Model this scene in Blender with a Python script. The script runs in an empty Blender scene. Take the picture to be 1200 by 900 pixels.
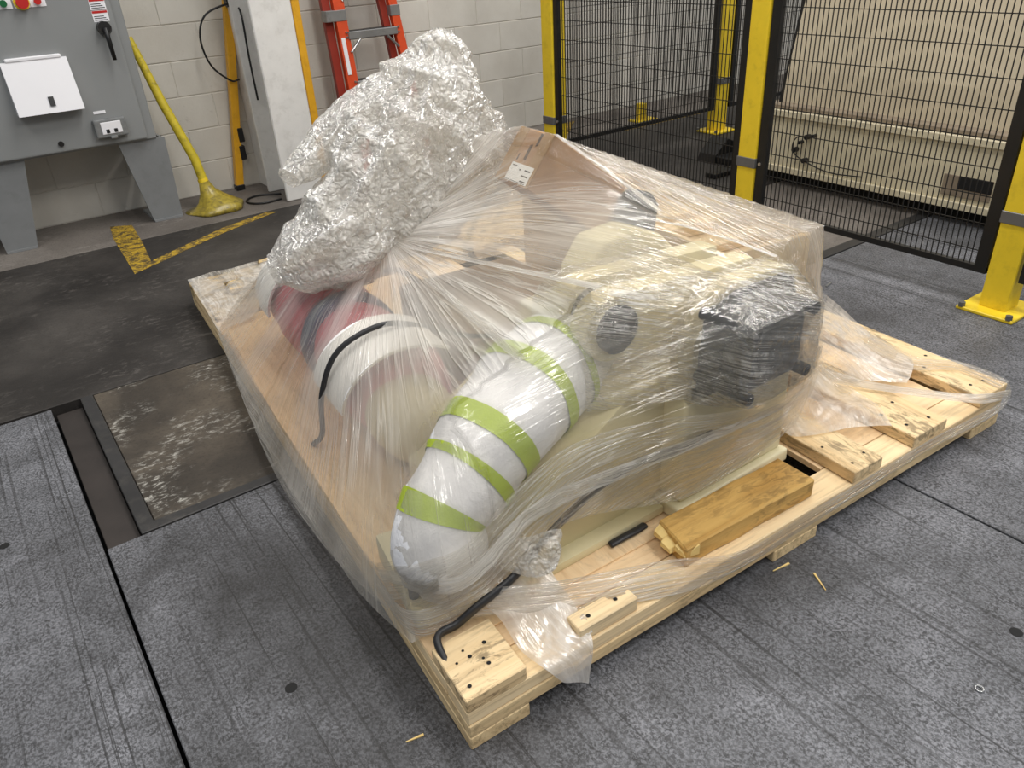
import bpy, bmesh, math, random
import numpy as np
from mathutils import Vector, Matrix, noise
from mathutils.bvhtree import BVHTree
from mathutils.geometry import convex_hull_2d

random.seed(7)
SC = bpy.context.scene
COL = SC.collection

# ------------------------------------------------------------------ camera
cam_d = bpy.data.cameras.new('camera')
cam_d.sensor_fit = 'HORIZONTAL'; cam_d.sensor_width = 36.0
cam_d.lens = 36.0 * 901.433 / 1200.0
cam_d.clip_start = 0.02
cam = bpy.data.objects.new('camera', cam_d); COL.objects.link(cam)
yaw, pitch, roll = [math.radians(a) for a in (33.92209542, 29.79390417, -3.51776471)]
f = Vector((math.sin(yaw)*math.cos(pitch), math.cos(yaw)*math.cos(pitch), -math.sin(pitch)))
r = Vector((math.cos(yaw), -math.sin(yaw), 0)); u = r.cross(f)
r2 = math.cos(roll)*r + math.sin(roll)*u
u2 = -math.sin(roll)*r + math.cos(roll)*u
cam.matrix_world = Matrix(((r2.x, u2.x, -f.x, 0), (r2.y, u2.y, -f.y, 0), (r2.z, u2.z, -f.z, 1.33), (0, 0, 0, 1)))
SC.camera = cam

# ------------------------------------------------------------------ world, lights, exposure
SC.view_settings.view_transform = 'Standard'
SC.view_settings.look = 'None'
SC.view_settings.gamma = 1.0
SC.view_settings.exposure = 0.0
SC.cycles.transparent_max_bounces = 32
SC.cycles.max_bounces = 10
w = bpy.data.worlds.new('hall_air'); SC.world = w; w.use_nodes = True
w.node_tree.nodes['Background'].inputs[0].default_value = (0.86, 0.93, 1.0, 1)
w.node_tree.nodes['Background'].inputs[1].default_value = 0.30

def strip_light(x, y, z, lx, ly, power, rz=0.0, rx=0.0, ry=0.0, col=(1.0, 0.97, 0.93)):
    d = bpy.data.lights.new('ceiling_lamp', 'AREA'); d.shape = 'RECTANGLE'
    d.size = lx; d.size_y = ly; d.energy = power; d.color = col
    o = bpy.data.objects.new('ceiling_lamp', d); COL.objects.link(o)
    o.location = (x, y, z); o.rotation_euler = (rx, ry, rz)
    return o
for lx_, ly_, p_ in ((-1.6, 2.2, 42), (1.9, 2.6, 84), (5.2, 2.6, 62), (1.9, -1.4, 88), (5.2, -1.2, 78), (-1.6, -1.4, 50)):
    strip_light(lx_, ly_, 4.6, 0.45, 2.6, p_)
    strip_light(lx_+0.9, ly_, 4.6, 0.12, 2.6, p_*0.45)

# ------------------------------------------------------------------ helpers
def lin(c):
    c = c/255.0
    return c/12.92 if c <= 0.04045 else ((c+0.055)/1.055)**2.4
def rgb(r_, g_, b_): return (lin(r_), lin(g_), lin(b_), 1.0)

class NT:
    def __init__(s, name):
        s.m = bpy.data.materials.new(name); s.m.use_nodes = True
        s.t = s.m.node_tree; s.t.nodes.clear()
        s.out = s.n('ShaderNodeOutputMaterial')
    def n(s, typ, **kw):
        nd = s.t.nodes.new(typ)
        for k, v in kw.items(): setattr(nd, k, v)
        return nd
    def l(s, a, b): s.t.links.new(a, b)
    def put(s, sock, v):
        if hasattr(v, 'is_linked'): s.l(v, sock)
        else: sock.default_value = v
    def coord(s, kind='Object', scale=(1, 1, 1), rot=(0, 0, 0), loc=(0, 0, 0), rnd=0.0):
        tc = s.n('ShaderNodeTexCoord'); o = tc.outputs[kind]
        if rnd:
            oi = s.n('ShaderNodeObjectInfo')
            a = s.n('ShaderNodeVectorMath', operation='MULTIPLY_ADD')
            cx = s.n('ShaderNodeCombineXYZ')
            for i in range(3): s.l(oi.outputs['Random'], cx.inputs[i])
            s.l(cx.outputs[0], a.inputs[0]); a.inputs[1].default_value = (rnd, rnd*1.7, rnd*0.6); s.l(o, a.inputs[2]); o = a.outputs[0]
        mp = s.n('ShaderNodeMapping'); s.l(o, mp.inputs['Vector'])
        mp.inputs['Scale'].default_value = scale; mp.inputs['Rotation'].default_value = rot; mp.inputs['Location'].default_value = loc
        return mp.outputs[0]
    def noise(s, vec, scale=5, detail=4, rough=0.55, dist=0.0, out='Fac'):
        nd = s.n('ShaderNodeTexNoise'); s.l(vec, nd.inputs['Vector'])
        nd.inputs['Scale'].default_value = scale; nd.inputs['Detail'].default_value = detail
        nd.inputs['Roughness'].default_value = rough; nd.inputs['Distortion'].default_value = dist
        return nd.outputs[out]
    def ramp(s, fac, stops, interp='LINEAR'):
        nd = s.n('ShaderNodeValToRGB'); s.l(fac, nd.inputs[0]); cr = nd.color_ramp; cr.interpolation = interp
        while len(cr.elements) < len(stops): cr.elements.new(0.5)
        for e, (p, c) in zip(cr.elements, stops):
            e.position = p; e.color = c if hasattr(c, '__len__') else (c, c, c, 1)
        return nd.outputs['Color']
    def mix(s, fac, a, b, mode='MIX'):
        nd = s.n('ShaderNodeMix', data_type='RGBA', blend_type=mode)
        s.put(nd.inputs[0], fac); s.put(nd.inputs[6], a); s.put(nd.inputs[7], b)
        return nd.outputs[2]
    def math(s, op, a, b=0.0, clamp=False):
        nd = s.n('ShaderNodeMath', operation=op, use_clamp=clamp)
        s.put(nd.inputs[0], a); s.put(nd.inputs[1], b)
        return nd.outputs[0]
    def bump(s, h, strength=0.3, dist=0.01, normal=None):
        nd = s.n('ShaderNodeBump'); s.l(h, nd.inputs['Height'])
        nd.inputs['Strength'].default_value = strength; nd.inputs['Distance'].default_value = dist
        if normal: s.l(normal, nd.inputs['Normal'])
        return nd.outputs[0]
    def pbr(s, col, rough=0.5, metal=0.0, normal=None, spec=0.5, **kw):
        b = s.n('ShaderNodeBsdfPrincipled')
        s.put(b.inputs['Base Color'], col); s.put(b.inputs['Roughness'], rough); s.put(b.inputs['Metallic'], metal)
        b.inputs['Specular IOR Level'].default_value = spec
        if normal is not None: s.l(normal, b.inputs['Normal'])
        for k, v in kw.items(): s.put(b.inputs[k], v)
        s.l(b.outputs[0], s.out.inputs[0])
        return b

def plain(name, col, rough=0.5, metal=0.0, var=0.10, scale=9.0, bump=0.0, spec=0.5, dirt=0.0, dirtcol=(40, 36, 30)):
    t = NT(name); v = t.coord('Object', rnd=3.0)
    n1 = t.noise(v, scale, 5, 0.6)
    c = tuple(col)
    lo = tuple(x*(1-var) for x in c[:3])+(1,); hi = tuple(min(1, x*(1+var)) for x in c[:3])+(1,)
    cc = t.ramp(n1, [(0.3, lo), (0.7, hi)])
    if dirt:
        d = t.ramp(t.noise(v, scale*1.7, 8, 0.7), [(0.52, 0.0), (0.72, 1.0)])
        cc = t.mix(t.math('MULTIPLY', d, dirt), cc, rgb(*dirtcol))
    nb = t.bump(t.noise(v, scale*12, 3), bump, 0.004) if bump else None
    t.pbr(cc, t.math('ADD', t.math('MULTIPLY', n1, 0.15), rough-0.07), metal, nb, spec)
    return t.m

def wood(name, c_lo, c_hi, dark=(88, 60, 34), knots=True, dirt=0.0, rough=0.62):
    """grain runs along the piece's local x"""
    t = NT(name)
    v = t.coord('Object', (1.2, 22, 22), rnd=5.0)
    g = t.noise(v, 3.0, 5, 0.62, 0.35)
    v2 = t.coord('Object', (0.7, 9, 9), rnd=8.0)
    g2 = t.noise(v2, 2.2, 2, 0.5, 1.2)
    c = t.ramp(g2, [(0.25, rgb(*c_lo)), (0.6, rgb(*c_hi)), (0.8, rgb(*[0.5*(a+b) for a, b in zip(c_lo, c_hi)]))])
    c = t.mix(t.math('MULTIPLY', t.ramp(g, [(0.5, 0.0), (0.72, 1.0)]), 0.38), c, rgb(*dark))
    if dirt:
        vd = t.coord('Object', (6, 16, 16), rnd=2.0)
        d = t.ramp(t.noise(vd, 2.4, 7, 0.72, 0.8), [(0.49, 0.0), (0.58, 1.0)])
        big = t.ramp(t.noise(t.coord('Object', (1, 1, 1), rnd=4.0), 5.0, 2), [(0.36, 0.0), (0.52, 1.0)])
        c = t.mix(t.math('MULTIPLY', t.math('MULTIPLY', d, big), dirt), c, rgb(58, 44, 30))
    t.pbr(c, rough, 0.0, t.bump(g, 0.25, 0.003), 0.3)
    return t.m

def newbm(): return bmesh.new()
def boxv(bm, x0, x1, y0, y1, z0, z1):
    vs = [bm.verts.new(p) for p in ((x0, y0, z0), (x1, y0, z0), (x1, y1, z0), (x0, y1, z0), (x0, y0, z1), (x1, y0, z1), (x1, y1, z1), (x0, y1, z1))]
    for q in ((0, 3, 2, 1), (4, 5, 6, 7), (0, 1, 5, 4), (1, 2, 6, 5), (2, 3, 7, 6), (3, 0, 4, 7)):
        bm.faces.new([vs[i] for i in q])
    return vs
def hexa(bm, pts):
    vs = [bm.verts.new(p) for p in pts]
    for q in ((0, 3, 2, 1), (4, 5, 6, 7), (0, 1, 5, 4), (1, 2, 6, 5), (2, 3, 7, 6), (3, 0, 4, 7)):
        bm.faces.new([vs[i] for i in q])
def bev(bm, w_, seg=2):
    bmesh.ops.bevel(bm, geom=list(bm.edges), offset=w_, segments=seg, profile=0.6, affect='EDGES', clamp_overlap=True)
def prism(bm, poly, axis, c0, c1):
    """extrude a 2-D polygon along axis ('x','y','z') from c0 to c1"""
    def P(a, b, c): return {'x': (c, a, b), 'y': (a, c, b), 'z': (a, b, c)}[axis]
    A = [bm.verts.new(P(a, b, c0)) for a, b in poly]; B = [bm.verts.new(P(a, b, c1)) for a, b in poly]
    n = len(poly); bm.faces.new(A); bm.faces.new(B[::-1])
    for i in range(n): bm.faces.new((A[i], B[i], B[(i+1) % n], A[(i+1) % n]))
    bmesh.ops.recalc_face_normals(bm, faces=bm.faces)
def frame_of(d):
    d = Vector(d).normalized(); a = Vector((0, 0, 1)) if abs(d.z) < 0.9 else Vector((1, 0, 0))
    s = d.cross(a).normalized(); return s, s.cross(d).normalized(), d
def loft(bm, path, radii, n=16, cap=True, squash=1.0):
    """tube with a radius per point; a radius may be a pair (side, up)"""
    path = [Vector(p) for p in path]; rings = []
    up0 = None
    for i, p in enumerate(path):
        d = path[min(i+1, len(path)-1)]-path[max(i-1, 0)]
        s, up, _ = frame_of(d)
        if up0 is not None:
            up = (up0-d.normalized()*up0.dot(d.normalized())).normalized(); s = d.normalized().cross(up)
        up0 = up
        rr = radii[i] if hasattr(radii, '__len__') else radii
        ra, rb = rr if hasattr(rr, '__len__') else (rr, rr*squash)
        rings.append([bm.verts.new(p+s*ra*math.cos(2*math.pi*k/n)+up*rb*math.sin(2*math.pi*k/n)) for k in range(n)])
    for a, b in zip(rings, rings[1:]):
        for k in range(n): bm.faces.new((a[k], a[(k+1) % n], b[(k+1) % n], b[k]))
    if cap:
        bm.faces.new(rings[0][::-1]); bm.faces.new(rings[-1])
    bmesh.ops.recalc_face_normals(bm, faces=bm.faces)
    return rings
def smooth_path(pts, n=8):
    pts = [Vector(p) for p in pts]; out = []
    P = [2*pts[0]-pts[1]]+pts+[2*pts[-1]-pts[-2]]
    for i in range(1, len(P)-2):
        for k in range(n):
            t = k/n; a, b, c, d = P[i-1], P[i], P[i+1], P[i+2]
            out.append(0.5*((2*b)+(c-a)*t+(2*a-5*b+4*c-d)*t*t+(3*b-a-3*c+d)*t**3))
    out.append(pts[-1]); return out
def cyl(bm, p0, p1, r_, n=16): loft(bm, [p0, p1], [r_, r_], n)

def obj(name, bm, mat, parent=None, smooth=False, loc=None, M=None, auto=None):
    me = bpy.data.meshes.new(name); bm.to_mesh(me); bm.free()
    o = bpy.data.objects.new(name, me); COL.objects.link(o)
    if mat: me.materials.append(mat)
    if smooth: me.polygons.foreach_set('use_smooth', [True]*len(me.polygons))
    if auto: me.set_sharp_from_angle(angle=math.radians(auto))
    if M is not None: o.matrix_basis = M
    elif loc is not None: o.location = loc
    adopt(o, parent)
    return o
WORLD = {}
def adopt(o, parent):
    if parent is None: return
    o.parent = parent
    Mw = WORLD.get(parent.name)
    if Mw is None:
        Mw = parent.matrix_basis.copy()
        if parent.parent: Mw = WORLD[parent.parent.name] @ parent.matrix_parent_inverse @ Mw
    WORLD[parent.name] = Mw
    o.matrix_parent_inverse = Mw.inverted()
def thing(name, loc, label, cat, group=None):
    o = bpy.data.objects.new(name, None); COL.objects.link(o); o.location = loc; o.empty_display_size = 0.1
    tag(o, label, cat, group); return o
def tag(o, label, cat, group=None):
    o['label'] = label; o['category'] = cat
    if group: o['group'] = group
    return o
def struct(o): o['kind'] = 'structure'; return o
def boxo(name, x0, x1, y0, y1, z0, z1, mat, parent=None, b=0.0, seg=1):
    bm = newbm(); boxv(bm, x0, x1, y0, y1, z0, z1)
    if b: bev(bm, b, seg)
    return obj(name, bm, mat, parent)

# ------------------------------------------------------------------ materials
def steel_floor():
    t = NT('worn_steel_plate')
    v = t.coord('Object')
    big = t.noise(v, 0.9, 4, 0.6)
    mid = t.noise(v, 5.0, 6, 0.7, 0.6)
    spk = t.noise(t.coord('Object', (1, 0.8, 1)), 150.0, 5, 0.8)
    spk2 = t.noise(t.coord('Object', (1, 0.6, 1)), 38.0, 6, 0.75, 0.6)
    scr = t.noise(t.coord('Object', (95, 0.6, 1)), 1.0, 3, 0.55)
    scr2 = t.noise(t.coord('Object', (17, 0.35, 1), rot=(0, 0, 0.03)), 1.0, 4, 0.6, 0.25)
    c = t.ramp(mid, [(0.3, rgb(100, 101, 105)), (0.55, rgb(126, 127, 132)), (0.75, rgb(148, 149, 155))])
    pits = t.math('MULTIPLY', t.ramp(spk, [(0.45, 0.0), (0.53, 1.0)]), t.ramp(spk2, [(0.34, 0.45), (0.60, 1.0)]))
    c = t.mix(t.math('MULTIPLY', pits, 0.85), c, rgb(28, 27, 27))
    lines = t.math('MULTIPLY', t.ramp(scr, [(0.56, 0.0), (0.60, 1.0)]), t.ramp(scr2, [(0.42, 0.0), (0.58, 1.0)]))
    c = t.mix(t.math('MULTIPLY', lines, 0.75), c, rgb(40, 39, 39))
    sc_ = t.ramp(scr2, [(0.62, 0.0), (0.66, 1.0)])
    c = t.mix(t.math('MULTIPLY', sc_, 0.45), c, rgb(48, 47, 46))
    lite = t.ramp(t.noise(t.coord('Object', (1, 1, 1), loc=(3, 1, 0)), 60, 5, 0.75), [(0.60, 0.0), (0.70, 1.0)])
    c = t.mix(t.math('MULTIPLY', lite, 0.6), c, rgb(142, 143, 147))
    stain = t.ramp(big, [(0.46, 0.0), (0.66, 1.0)])
    c = t.mix(t.math('MULTIPLY', stain, 0.6), c, rgb(42, 40, 39))
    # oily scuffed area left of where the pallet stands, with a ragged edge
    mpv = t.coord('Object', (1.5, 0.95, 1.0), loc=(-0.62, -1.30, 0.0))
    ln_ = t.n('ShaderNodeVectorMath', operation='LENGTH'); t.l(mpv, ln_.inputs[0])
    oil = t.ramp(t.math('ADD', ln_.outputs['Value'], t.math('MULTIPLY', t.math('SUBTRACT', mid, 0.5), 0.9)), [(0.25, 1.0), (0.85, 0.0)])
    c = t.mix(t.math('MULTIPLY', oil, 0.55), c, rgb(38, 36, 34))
    h = t.math('SUBTRACT', t.math('MULTIPLY', spk2, 0.5), t.math('ADD', lines, t.math('MULTIPLY', pits, 0.4)))
    t.pbr(c, t.math('ADD', t.math('MULTIPLY', mid, 0.25), 0.42), 0.0, t.bump(h, 0.25, 0.002), 0.4)
    return t.m
def concrete(name, lo, hi, stain, pale, stain_amt=0.7, pale_amt=0.4, sc=1.0):
    t = NT(name); v = t.coord('Object')
    n1 = t.noise(v, 2.2*sc, 6, 0.65, 0.4)
    c = t.ramp(n1, [(0.3, rgb(*lo)), (0.72, rgb(*hi))])
    st = t.ramp(t.noise(t.coord('Object', loc=(2, 5, 0)), 1.1*sc, 5, 0.6, 0.5), [(0.42, 0.0), (0.58, 1.0)])
    c = t.mix(t.math('MULTIPLY', st, stain_amt), c, rgb(*stain))
    pl_ = t.math('MULTIPLY', t.ramp(t.noise(t.coord('Object', (1, 2.0, 1)), 17*sc, 7, 0.75, 0.5), [(0.52, 0.0), (0.64, 1.0)]),
                 t.ramp(t.noise(t.coord('Object', loc=(7, 1, 0)), 3.1*sc, 3, 0.5), [(0.46, 0.0), (0.62, 1.0)]))
    c = t.mix(t.math('MULTIPLY', pl_, pale_amt), c, rgb(*pale))
    fine = t.noise(v, 90, 4, 0.7)
    c = t.mix(t.math('MULTIPLY', t.ramp(fine, [(0.52, 0.0), (0.64, 1.0)]), 0.35), c, rgb(34, 32, 30))
    t.pbr(c, 0.62, 0.0, t.bump(t.noise(v, 40, 5, 0.7), 0.3, 0.003), 0.35)
    return t.m

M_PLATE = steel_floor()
M_CONC = concrete('oily_concrete', (43, 40, 38), (76, 72, 68), (36, 33, 31), (122, 117, 112), 0.8, 0.4)
M_PATCH = concrete('scuffed_concrete', (66, 59, 51), (104, 95, 83), (44, 40, 36), (190, 187, 178), 0.7, 0.85, 1.6)
M_APRON = concrete('dusty_concrete', (104, 98, 92), (140, 133, 126), (76, 70, 66), (168, 162, 156), 0.5, 0.4)
M_ANGLE = plain('black_angle_steel', rgb(46, 45, 45), 0.5, var=0.2, dirt=0.4, dirtcol=(90, 86, 80))
M_CHANNEL = plain('rusty_channel', rgb(50, 44, 41), 0.55, var=0.2, dirt=0.5, dirtcol=(36, 32, 30))
M_DARK = plain('black_void', rgb(12, 12, 12), 0.8)

def block_mat():
    t = NT('painted_block'); v = t.coord('Object', rnd=9.0)
    n1 = t.noise(v, 3.5, 5, 0.6)
    c = t.ramp(n1, [(0.3, rgb(202, 197, 187)), (0.7, rgb(214, 210, 201))])
    d = t.ramp(t.noise(t.coord('Object', (1, 1, 1.5), rnd=4), 12, 8, 0.75, 0.6), [(0.62, 0.0), (0.76, 1.0)])
    c = t.mix(t.math('MULTIPLY', d, 0.35), c, rgb(120, 110, 98))
    t.pbr(c, 0.55, 0.0, t.bump(t.noise(v, 55, 6, 0.75), 0.45, 0.004), 0.3)
    return t.m
M_BLOCK = block_mat()
M_MORTAR = plain('mortar', rgb(206, 201, 191), 0.8, var=0.12, scale=20)
M_WHITE = plain('white_column_paint', rgb(226, 224, 220), 0.5, var=0.05, dirt=0.25, dirtcol=(150, 142, 130), bump=0.1)
M_GREY = plain('grey_cabinet_paint', rgb(136, 138, 138), 0.42, var=0.04, scale=3)
M_GREY2 = plain('grey_leg_paint', rgb(128, 130, 131), 0.5, var=0.06, dirt=0.15)
M_PANEL = plain('white_cover_paint', rgb(238, 237, 240), 0.4, var=0.01)
M_BLACK = plain('black_plastic', rgb(22, 22, 23), 0.4, var=0.1)
M_BLKSTEEL = plain('black_frame_paint', rgb(18, 18, 18), 0.45, var=0.1)
M_WIRE = plain('black_wire_paint', rgb(20, 19, 18), 0.5, var=0.05)
M_YEL = plain('yellow_post_paint', rgb(233, 202, 44), 0.4, var=0.05, dirt=0.25, dirtcol=(120, 96, 30))
M_YEL2 = plain('yellow_pole_paint', rgb(203, 182, 44), 0.5, var=0.12, scale=14, dirt=0.8, dirtcol=(92, 82, 40))
M_AMBER = plain('amber_paint', rgb(222, 164, 34), 0.45, var=0.08, dirt=0.3, dirtcol=(120, 84, 20))
M_CLAMP = plain('grey_clamp', rgb(104, 104, 104), 0.4, 0.3, var=0.1)
M_STEEL = plain('bright_steel', rgb(190, 190, 190), 0.3, 0.9, var=0.1)
M_ALU = plain('ladder_aluminium', rgb(150, 150, 150), 0.42, 0.5, var=0.1, dirt=0.3)
M_ORANGE = plain('orange_fibreglass', rgb(214, 76, 34), 0.45, var=0.08, dirt=0.2, dirtcol=(120, 50, 30))
M_DKRED = plain('dark_red_fibreglass', rgb(148, 46, 30), 0.5, var=0.1)
M_BEIGE = plain('beige_machine_paint', rgb(194, 182, 158), 0.5, var=0.05, scale=2.5, dirt=0.15, dirtcol=(120, 106, 84))
M_BEIGE2 = plain('beige_base_paint', rgb(216, 206, 178), 0.5, var=0.04, scale=3, dirt=0.12, dirtcol=(120, 106, 84))
M_TAUPE = plain('taupe_ledge', rgb(142, 128, 110), 0.6, var=0.15)
def floor_yellow():
    t = NT('worn_yellow_paint'); v = t.coord('Object')
    n1 = t.noise(v, 30, 7, 0.75, 0.4)
    c = t.ramp(n1, [(0.3, rgb(214, 178, 52)), (0.55, rgb(176, 142, 40))])
    d = t.ramp(t.noise(t.coord('Object', (1, 1, 1)), 26, 8, 0.8, 0.8), [(0.45, 0.0), (0.55, 1.0)])
    c = t.mix(t.math('MULTIPLY', d, 0.9), c, rgb(60, 52, 42))
    t.pbr(c, 0.6)
    return t.m
M_FYEL = floor_yellow()

# ------------------------------------------------------------------ floor
floor_o = struct(boxo('floor', -3.0, 9.0, -3.0, 5.4, -0.16, -0.06, M_DARK))
def slab(name, x0, x1, y0, y1, z0, z1, mat):
    o = boxo(name, x0, x1, y0, y1, z0, z1, mat, floor_o, 0.002); return o
g = 0.004
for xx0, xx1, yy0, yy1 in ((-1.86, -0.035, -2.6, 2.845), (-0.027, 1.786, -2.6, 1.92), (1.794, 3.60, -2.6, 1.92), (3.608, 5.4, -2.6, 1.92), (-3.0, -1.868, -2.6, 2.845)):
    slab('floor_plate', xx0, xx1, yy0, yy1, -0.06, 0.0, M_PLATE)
slab('concrete_patch', 0.105, 1.9, 1.965, 2.86, -0.06, -0.002, M_PATCH)
slab('concrete_patch', 1.905, 9.0, 1.985, 2.86, -0.06, -0.002, M_APRON)
slab('concrete_slab', -3.0, 9.0, 2.866, 4.62, -0.06, -0.001, M_CONC)
slab('concrete_slab', -3.0, 9.0, 4.62, 5.38, -0.06, -0.001, M_APRON)
slab('edge_angle', 0.062, 0.103, 1.925, 2.86, -0.06, 0.002, M_ANGLE)
slab('edge_angle', 0.062, 1.9, 1.924, 1.962, -0.06, 0.003, M_ANGLE)
slab('edge_angle', 1.905, 5.4, 1.924, 1.982, -0.06, 0.003, M_ANGLE)
slab('floor_channel', -0.026, 0.060, 1.925, 2.845, -0.06, -0.028, M_CHANNEL)
def flat(name, poly, z, mat, parent, th=0.0015):
    bm = newbm(); prism(bm, poly, 'z', z, z+th); return obj(name, bm, mat, parent)
flat('painted_line', [(0.512, 4.064), (0.619, 4.171), (0.66, 4.555), (0.69, 4.95), (0.58, 5.02), (0.547, 4.751)], -0.001, M_FYEL, floor_o)
flat('painted_line', [(0.512, 4.064), (0.642, 4.215), (1.09, 4.49), (1.40, 4.60), (1.43, 4.56), (1.065, 4.395)], -0.0008, M_FYEL, floor_o)
flat('painted_line', [(4.3, 4.60), (5.2, 4.60), (5.2, 4.66), (4.3, 4.66)], -0.001, M_FYEL, floor_o)
flat('painted_line', [(3.45, 4.45), (3.53, 4.45), (4.3, 5.2), (4.2, 5.2)], -0.001, M_FYEL, floor_o)
for hx, hy in ((0.197, 1.192), (1.492, 0.355), (-0.248, 2.116)):
    flat('bolt_hole', [(hx+0.013*math.cos(a*math.pi/8), hy+0.013*math.sin(a*math.pi/8)) for a in range(16)], 0.0002, M_DARK, floor_o, 0.0006)

# ------------------------------------------------------------------ back wall of concrete blocks
wall = struct(boxo('wall_back', -3.0, 9.0, 5.3045, 5.5, -0.05, 4.2, M_MORTAR))
bm = newbm(); boxv(bm, -0.2005, 0.2005, -0.02, 0.02, -0.0988, 0.0988); bev(bm, 0.0025, 1)
brick0 = obj('brick', bm, M_BLOCK, wall, loc=(0, 5.32, 0.1))
first = True
for row in range(11):
    off = 1.416 if row % 2 == 0 else 1.213
    for k in range(-9, 19):
        x = off+0.2032+0.4064*k
        if x < -1.6 or x > 8.8: continue
        o = brick0 if first else brick0.copy()
        if not first:
            COL.objects.link(o)
        first = False
        o.location = (x, 5.32+random.uniform(-0.0008, 0.0008), 0.1016+0.2032*row)

# ------------------------------------------------------------------ grey control cabinet
cab = thing('control_cabinet', (0.3, 5.05, 0.0), 'grey steel electrical cabinet on legs with white cover panel, against the block wall', 'cabinet')
boxo('body', -0.55, 0.943, 4.87, 5.27, 0.472, 2.15, M_GREY, cab, 0.006)
door = boxo('door', -0.50, 0.893, 4.845, 4.872, 0.482, 2.1, M_GREY, cab, 0.012, 3)
def leg(xa0, xa1, xb0, xb1):
    bm = newbm(); hexa(bm, [(xb0, 4.91, 0), (xb1, 4.91, 0), (xb1, 4.925, 0), (xb0, 4.925, 0), (xa0, 4.88, 0.472), (xa1, 4.88, 0.472), (xa1, 4.895, 0.472), (xa0, 4.895, 0.472)])
    boxv(bm, xb1-0.012, xb1, 4.92, 5.2, 0.0, 0.47)
    boxv(bm, xb0, xb1, 4.90, 5.2, 0.0, 0.012)
    return obj('leg', bm, M_GREY2, cab)
leg(0.735, 0.985, 0.813, 0.977); leg(0.0, 0.265, 0.032, 0.184)
bm = newbm(); hexa(bm, [(0.305, 4.765, 0.695), (0.613, 4.765, 0.695), (0.613, 4.846, 0.695), (0.305, 4.846, 0.695), (0.305, 4.825, 0.945), (0.608, 4.825, 0.945), (0.608, 4.846, 0.945), (0.305, 4.846, 0.945)])
cover = obj('cover_panel', bm, M_PANEL, cab)
cover['label'] = 'white hinged cover panel with a small black window'
bm = newbm(); hexa(bm, [(0.46, 4.770, 0.728), (0.485, 4.770, 0.728), (0.485, 4.79, 0.728), (0.46, 4.79, 0.728), (0.46, 4.7825, 0.772), (0.485, 4.7825, 0.772), (0.485, 4.80, 0.772), (0.46, 4.80, 0.772)])
for v_ in bm.verts: v_.co.y -= 0.004
obj('window', bm, M_BLACK, cover)
boxo('hinge', 0.33, 0.585, 4.82, 4.85, 0.944, 0.962, M_PANEL, cover, 0.004)
# rotary disconnect handle
hd = newbm(); cyl(hd, (0.824, 4.848, 1.058), (0.824, 4.80, 1.058), 0.033, 20)
handle = obj('switch_handle', hd, M_BLACK, cab, auto=40); handle['label'] = 'black rotary disconnect handle'
bm = newbm(); loft(bm, [(0.824, 4.80, 1.06), (0.826, 4.795, 1.0), (0.829, 4.80, 0.905)], [(0.02, 0.014), (0.015, 0.012), (0.012, 0.01)], 10)
obj('lever', bm, M_BLACK, handle, smooth=True)
boxo('sticker', 0.815, 0.835, 4.797, 4.80, 1.04, 1.052, M_PANEL, handle)
M_RED = plain('red_plastic', rgb(186, 34, 30), 0.35, var=0.05); M_GREEN = plain('green_plastic', rgb(18, 96, 52), 0.35, var=0.05)
M_CLEAR = plain('smoky_cover', rgb(120, 122, 122), 0.15, var=0.15, scale=40)
def sticker(x0, x1, z0, z1):
    s = boxo('warning_sticker', x0, x1, 4.8435, 4.846, z0, z1, M_PANEL, cab)
    boxo('red_band', x0+0.002, x1-0.002, 4.8425, 4.8435, z1-0.012, z1-0.001, M_RED, s)
    for k in range(3):
        boxo('text_line', x0+0.006, x1-0.006-0.008*k, 4.8428, 4.8435, z0+0.006+0.009*k, z0+0.0095+0.009*k, M_BLACK, s)
sticker(0.79, 0.866, 1.145, 1.195); sticker(0.79, 0.866, 1.088, 1.14)
boxo('name_strip', 0.655, 0.715, 4.8425, 4.846, 0.648, 0.662, M_PANEL, cab)
ob = boxo('outlet_cover', 0.634, 0.796, 4.805, 4.846, 0.528, 0.622, M_CLEAR, cab, 0.008, 2); ob['label'] = 'clear flip cover over two sockets'
boxo('latch', 0.70, 0.735, 4.80, 4.83, 0.518, 0.534, M_CLEAR, ob, 0.003)
boxo('socket_plate', 0.665, 0.768, 4.802, 4.806, 0.545, 0.607, M_PANEL, ob, 0.002)
for sx in (0.694, 0.735): boxo('socket', sx-0.009, sx+0.009, 4.799, 4.803, 0.55, 0.57, M_BLACK, ob, 0.002)
bm = newbm(); cyl(bm, (0.456, 4.848, 0.528), (0.456, 4.835, 0.528), 0.014, 16); obj('door_lock', bm, M_BLACK, cab)
for bx, bmat, br in ((0.41, M_GREEN, 0.016), (0.49, M_RED, 0.028), (0.56, M_RED, 0.016)):
    p = boxo('button_plate', bx-0.036, bx+0.036, 4.842, 4.847, 1.18, 1.27, M_PANEL, cab)
    if br > 0.02:
        q = newbm(); cyl(q, (bx, 4.843, 1.205), (bx, 4.836, 1.205), 0.036, 24); obj('yellow_ring', q, M_YEL, p)
    q = newbm(); cyl(q, (bx, 4.843, 1.205), (bx, 4.80 if br > 0.02 else 4.822, 1.205), br, 20); obj('push_button', q, bmat, p, auto=40)

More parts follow.
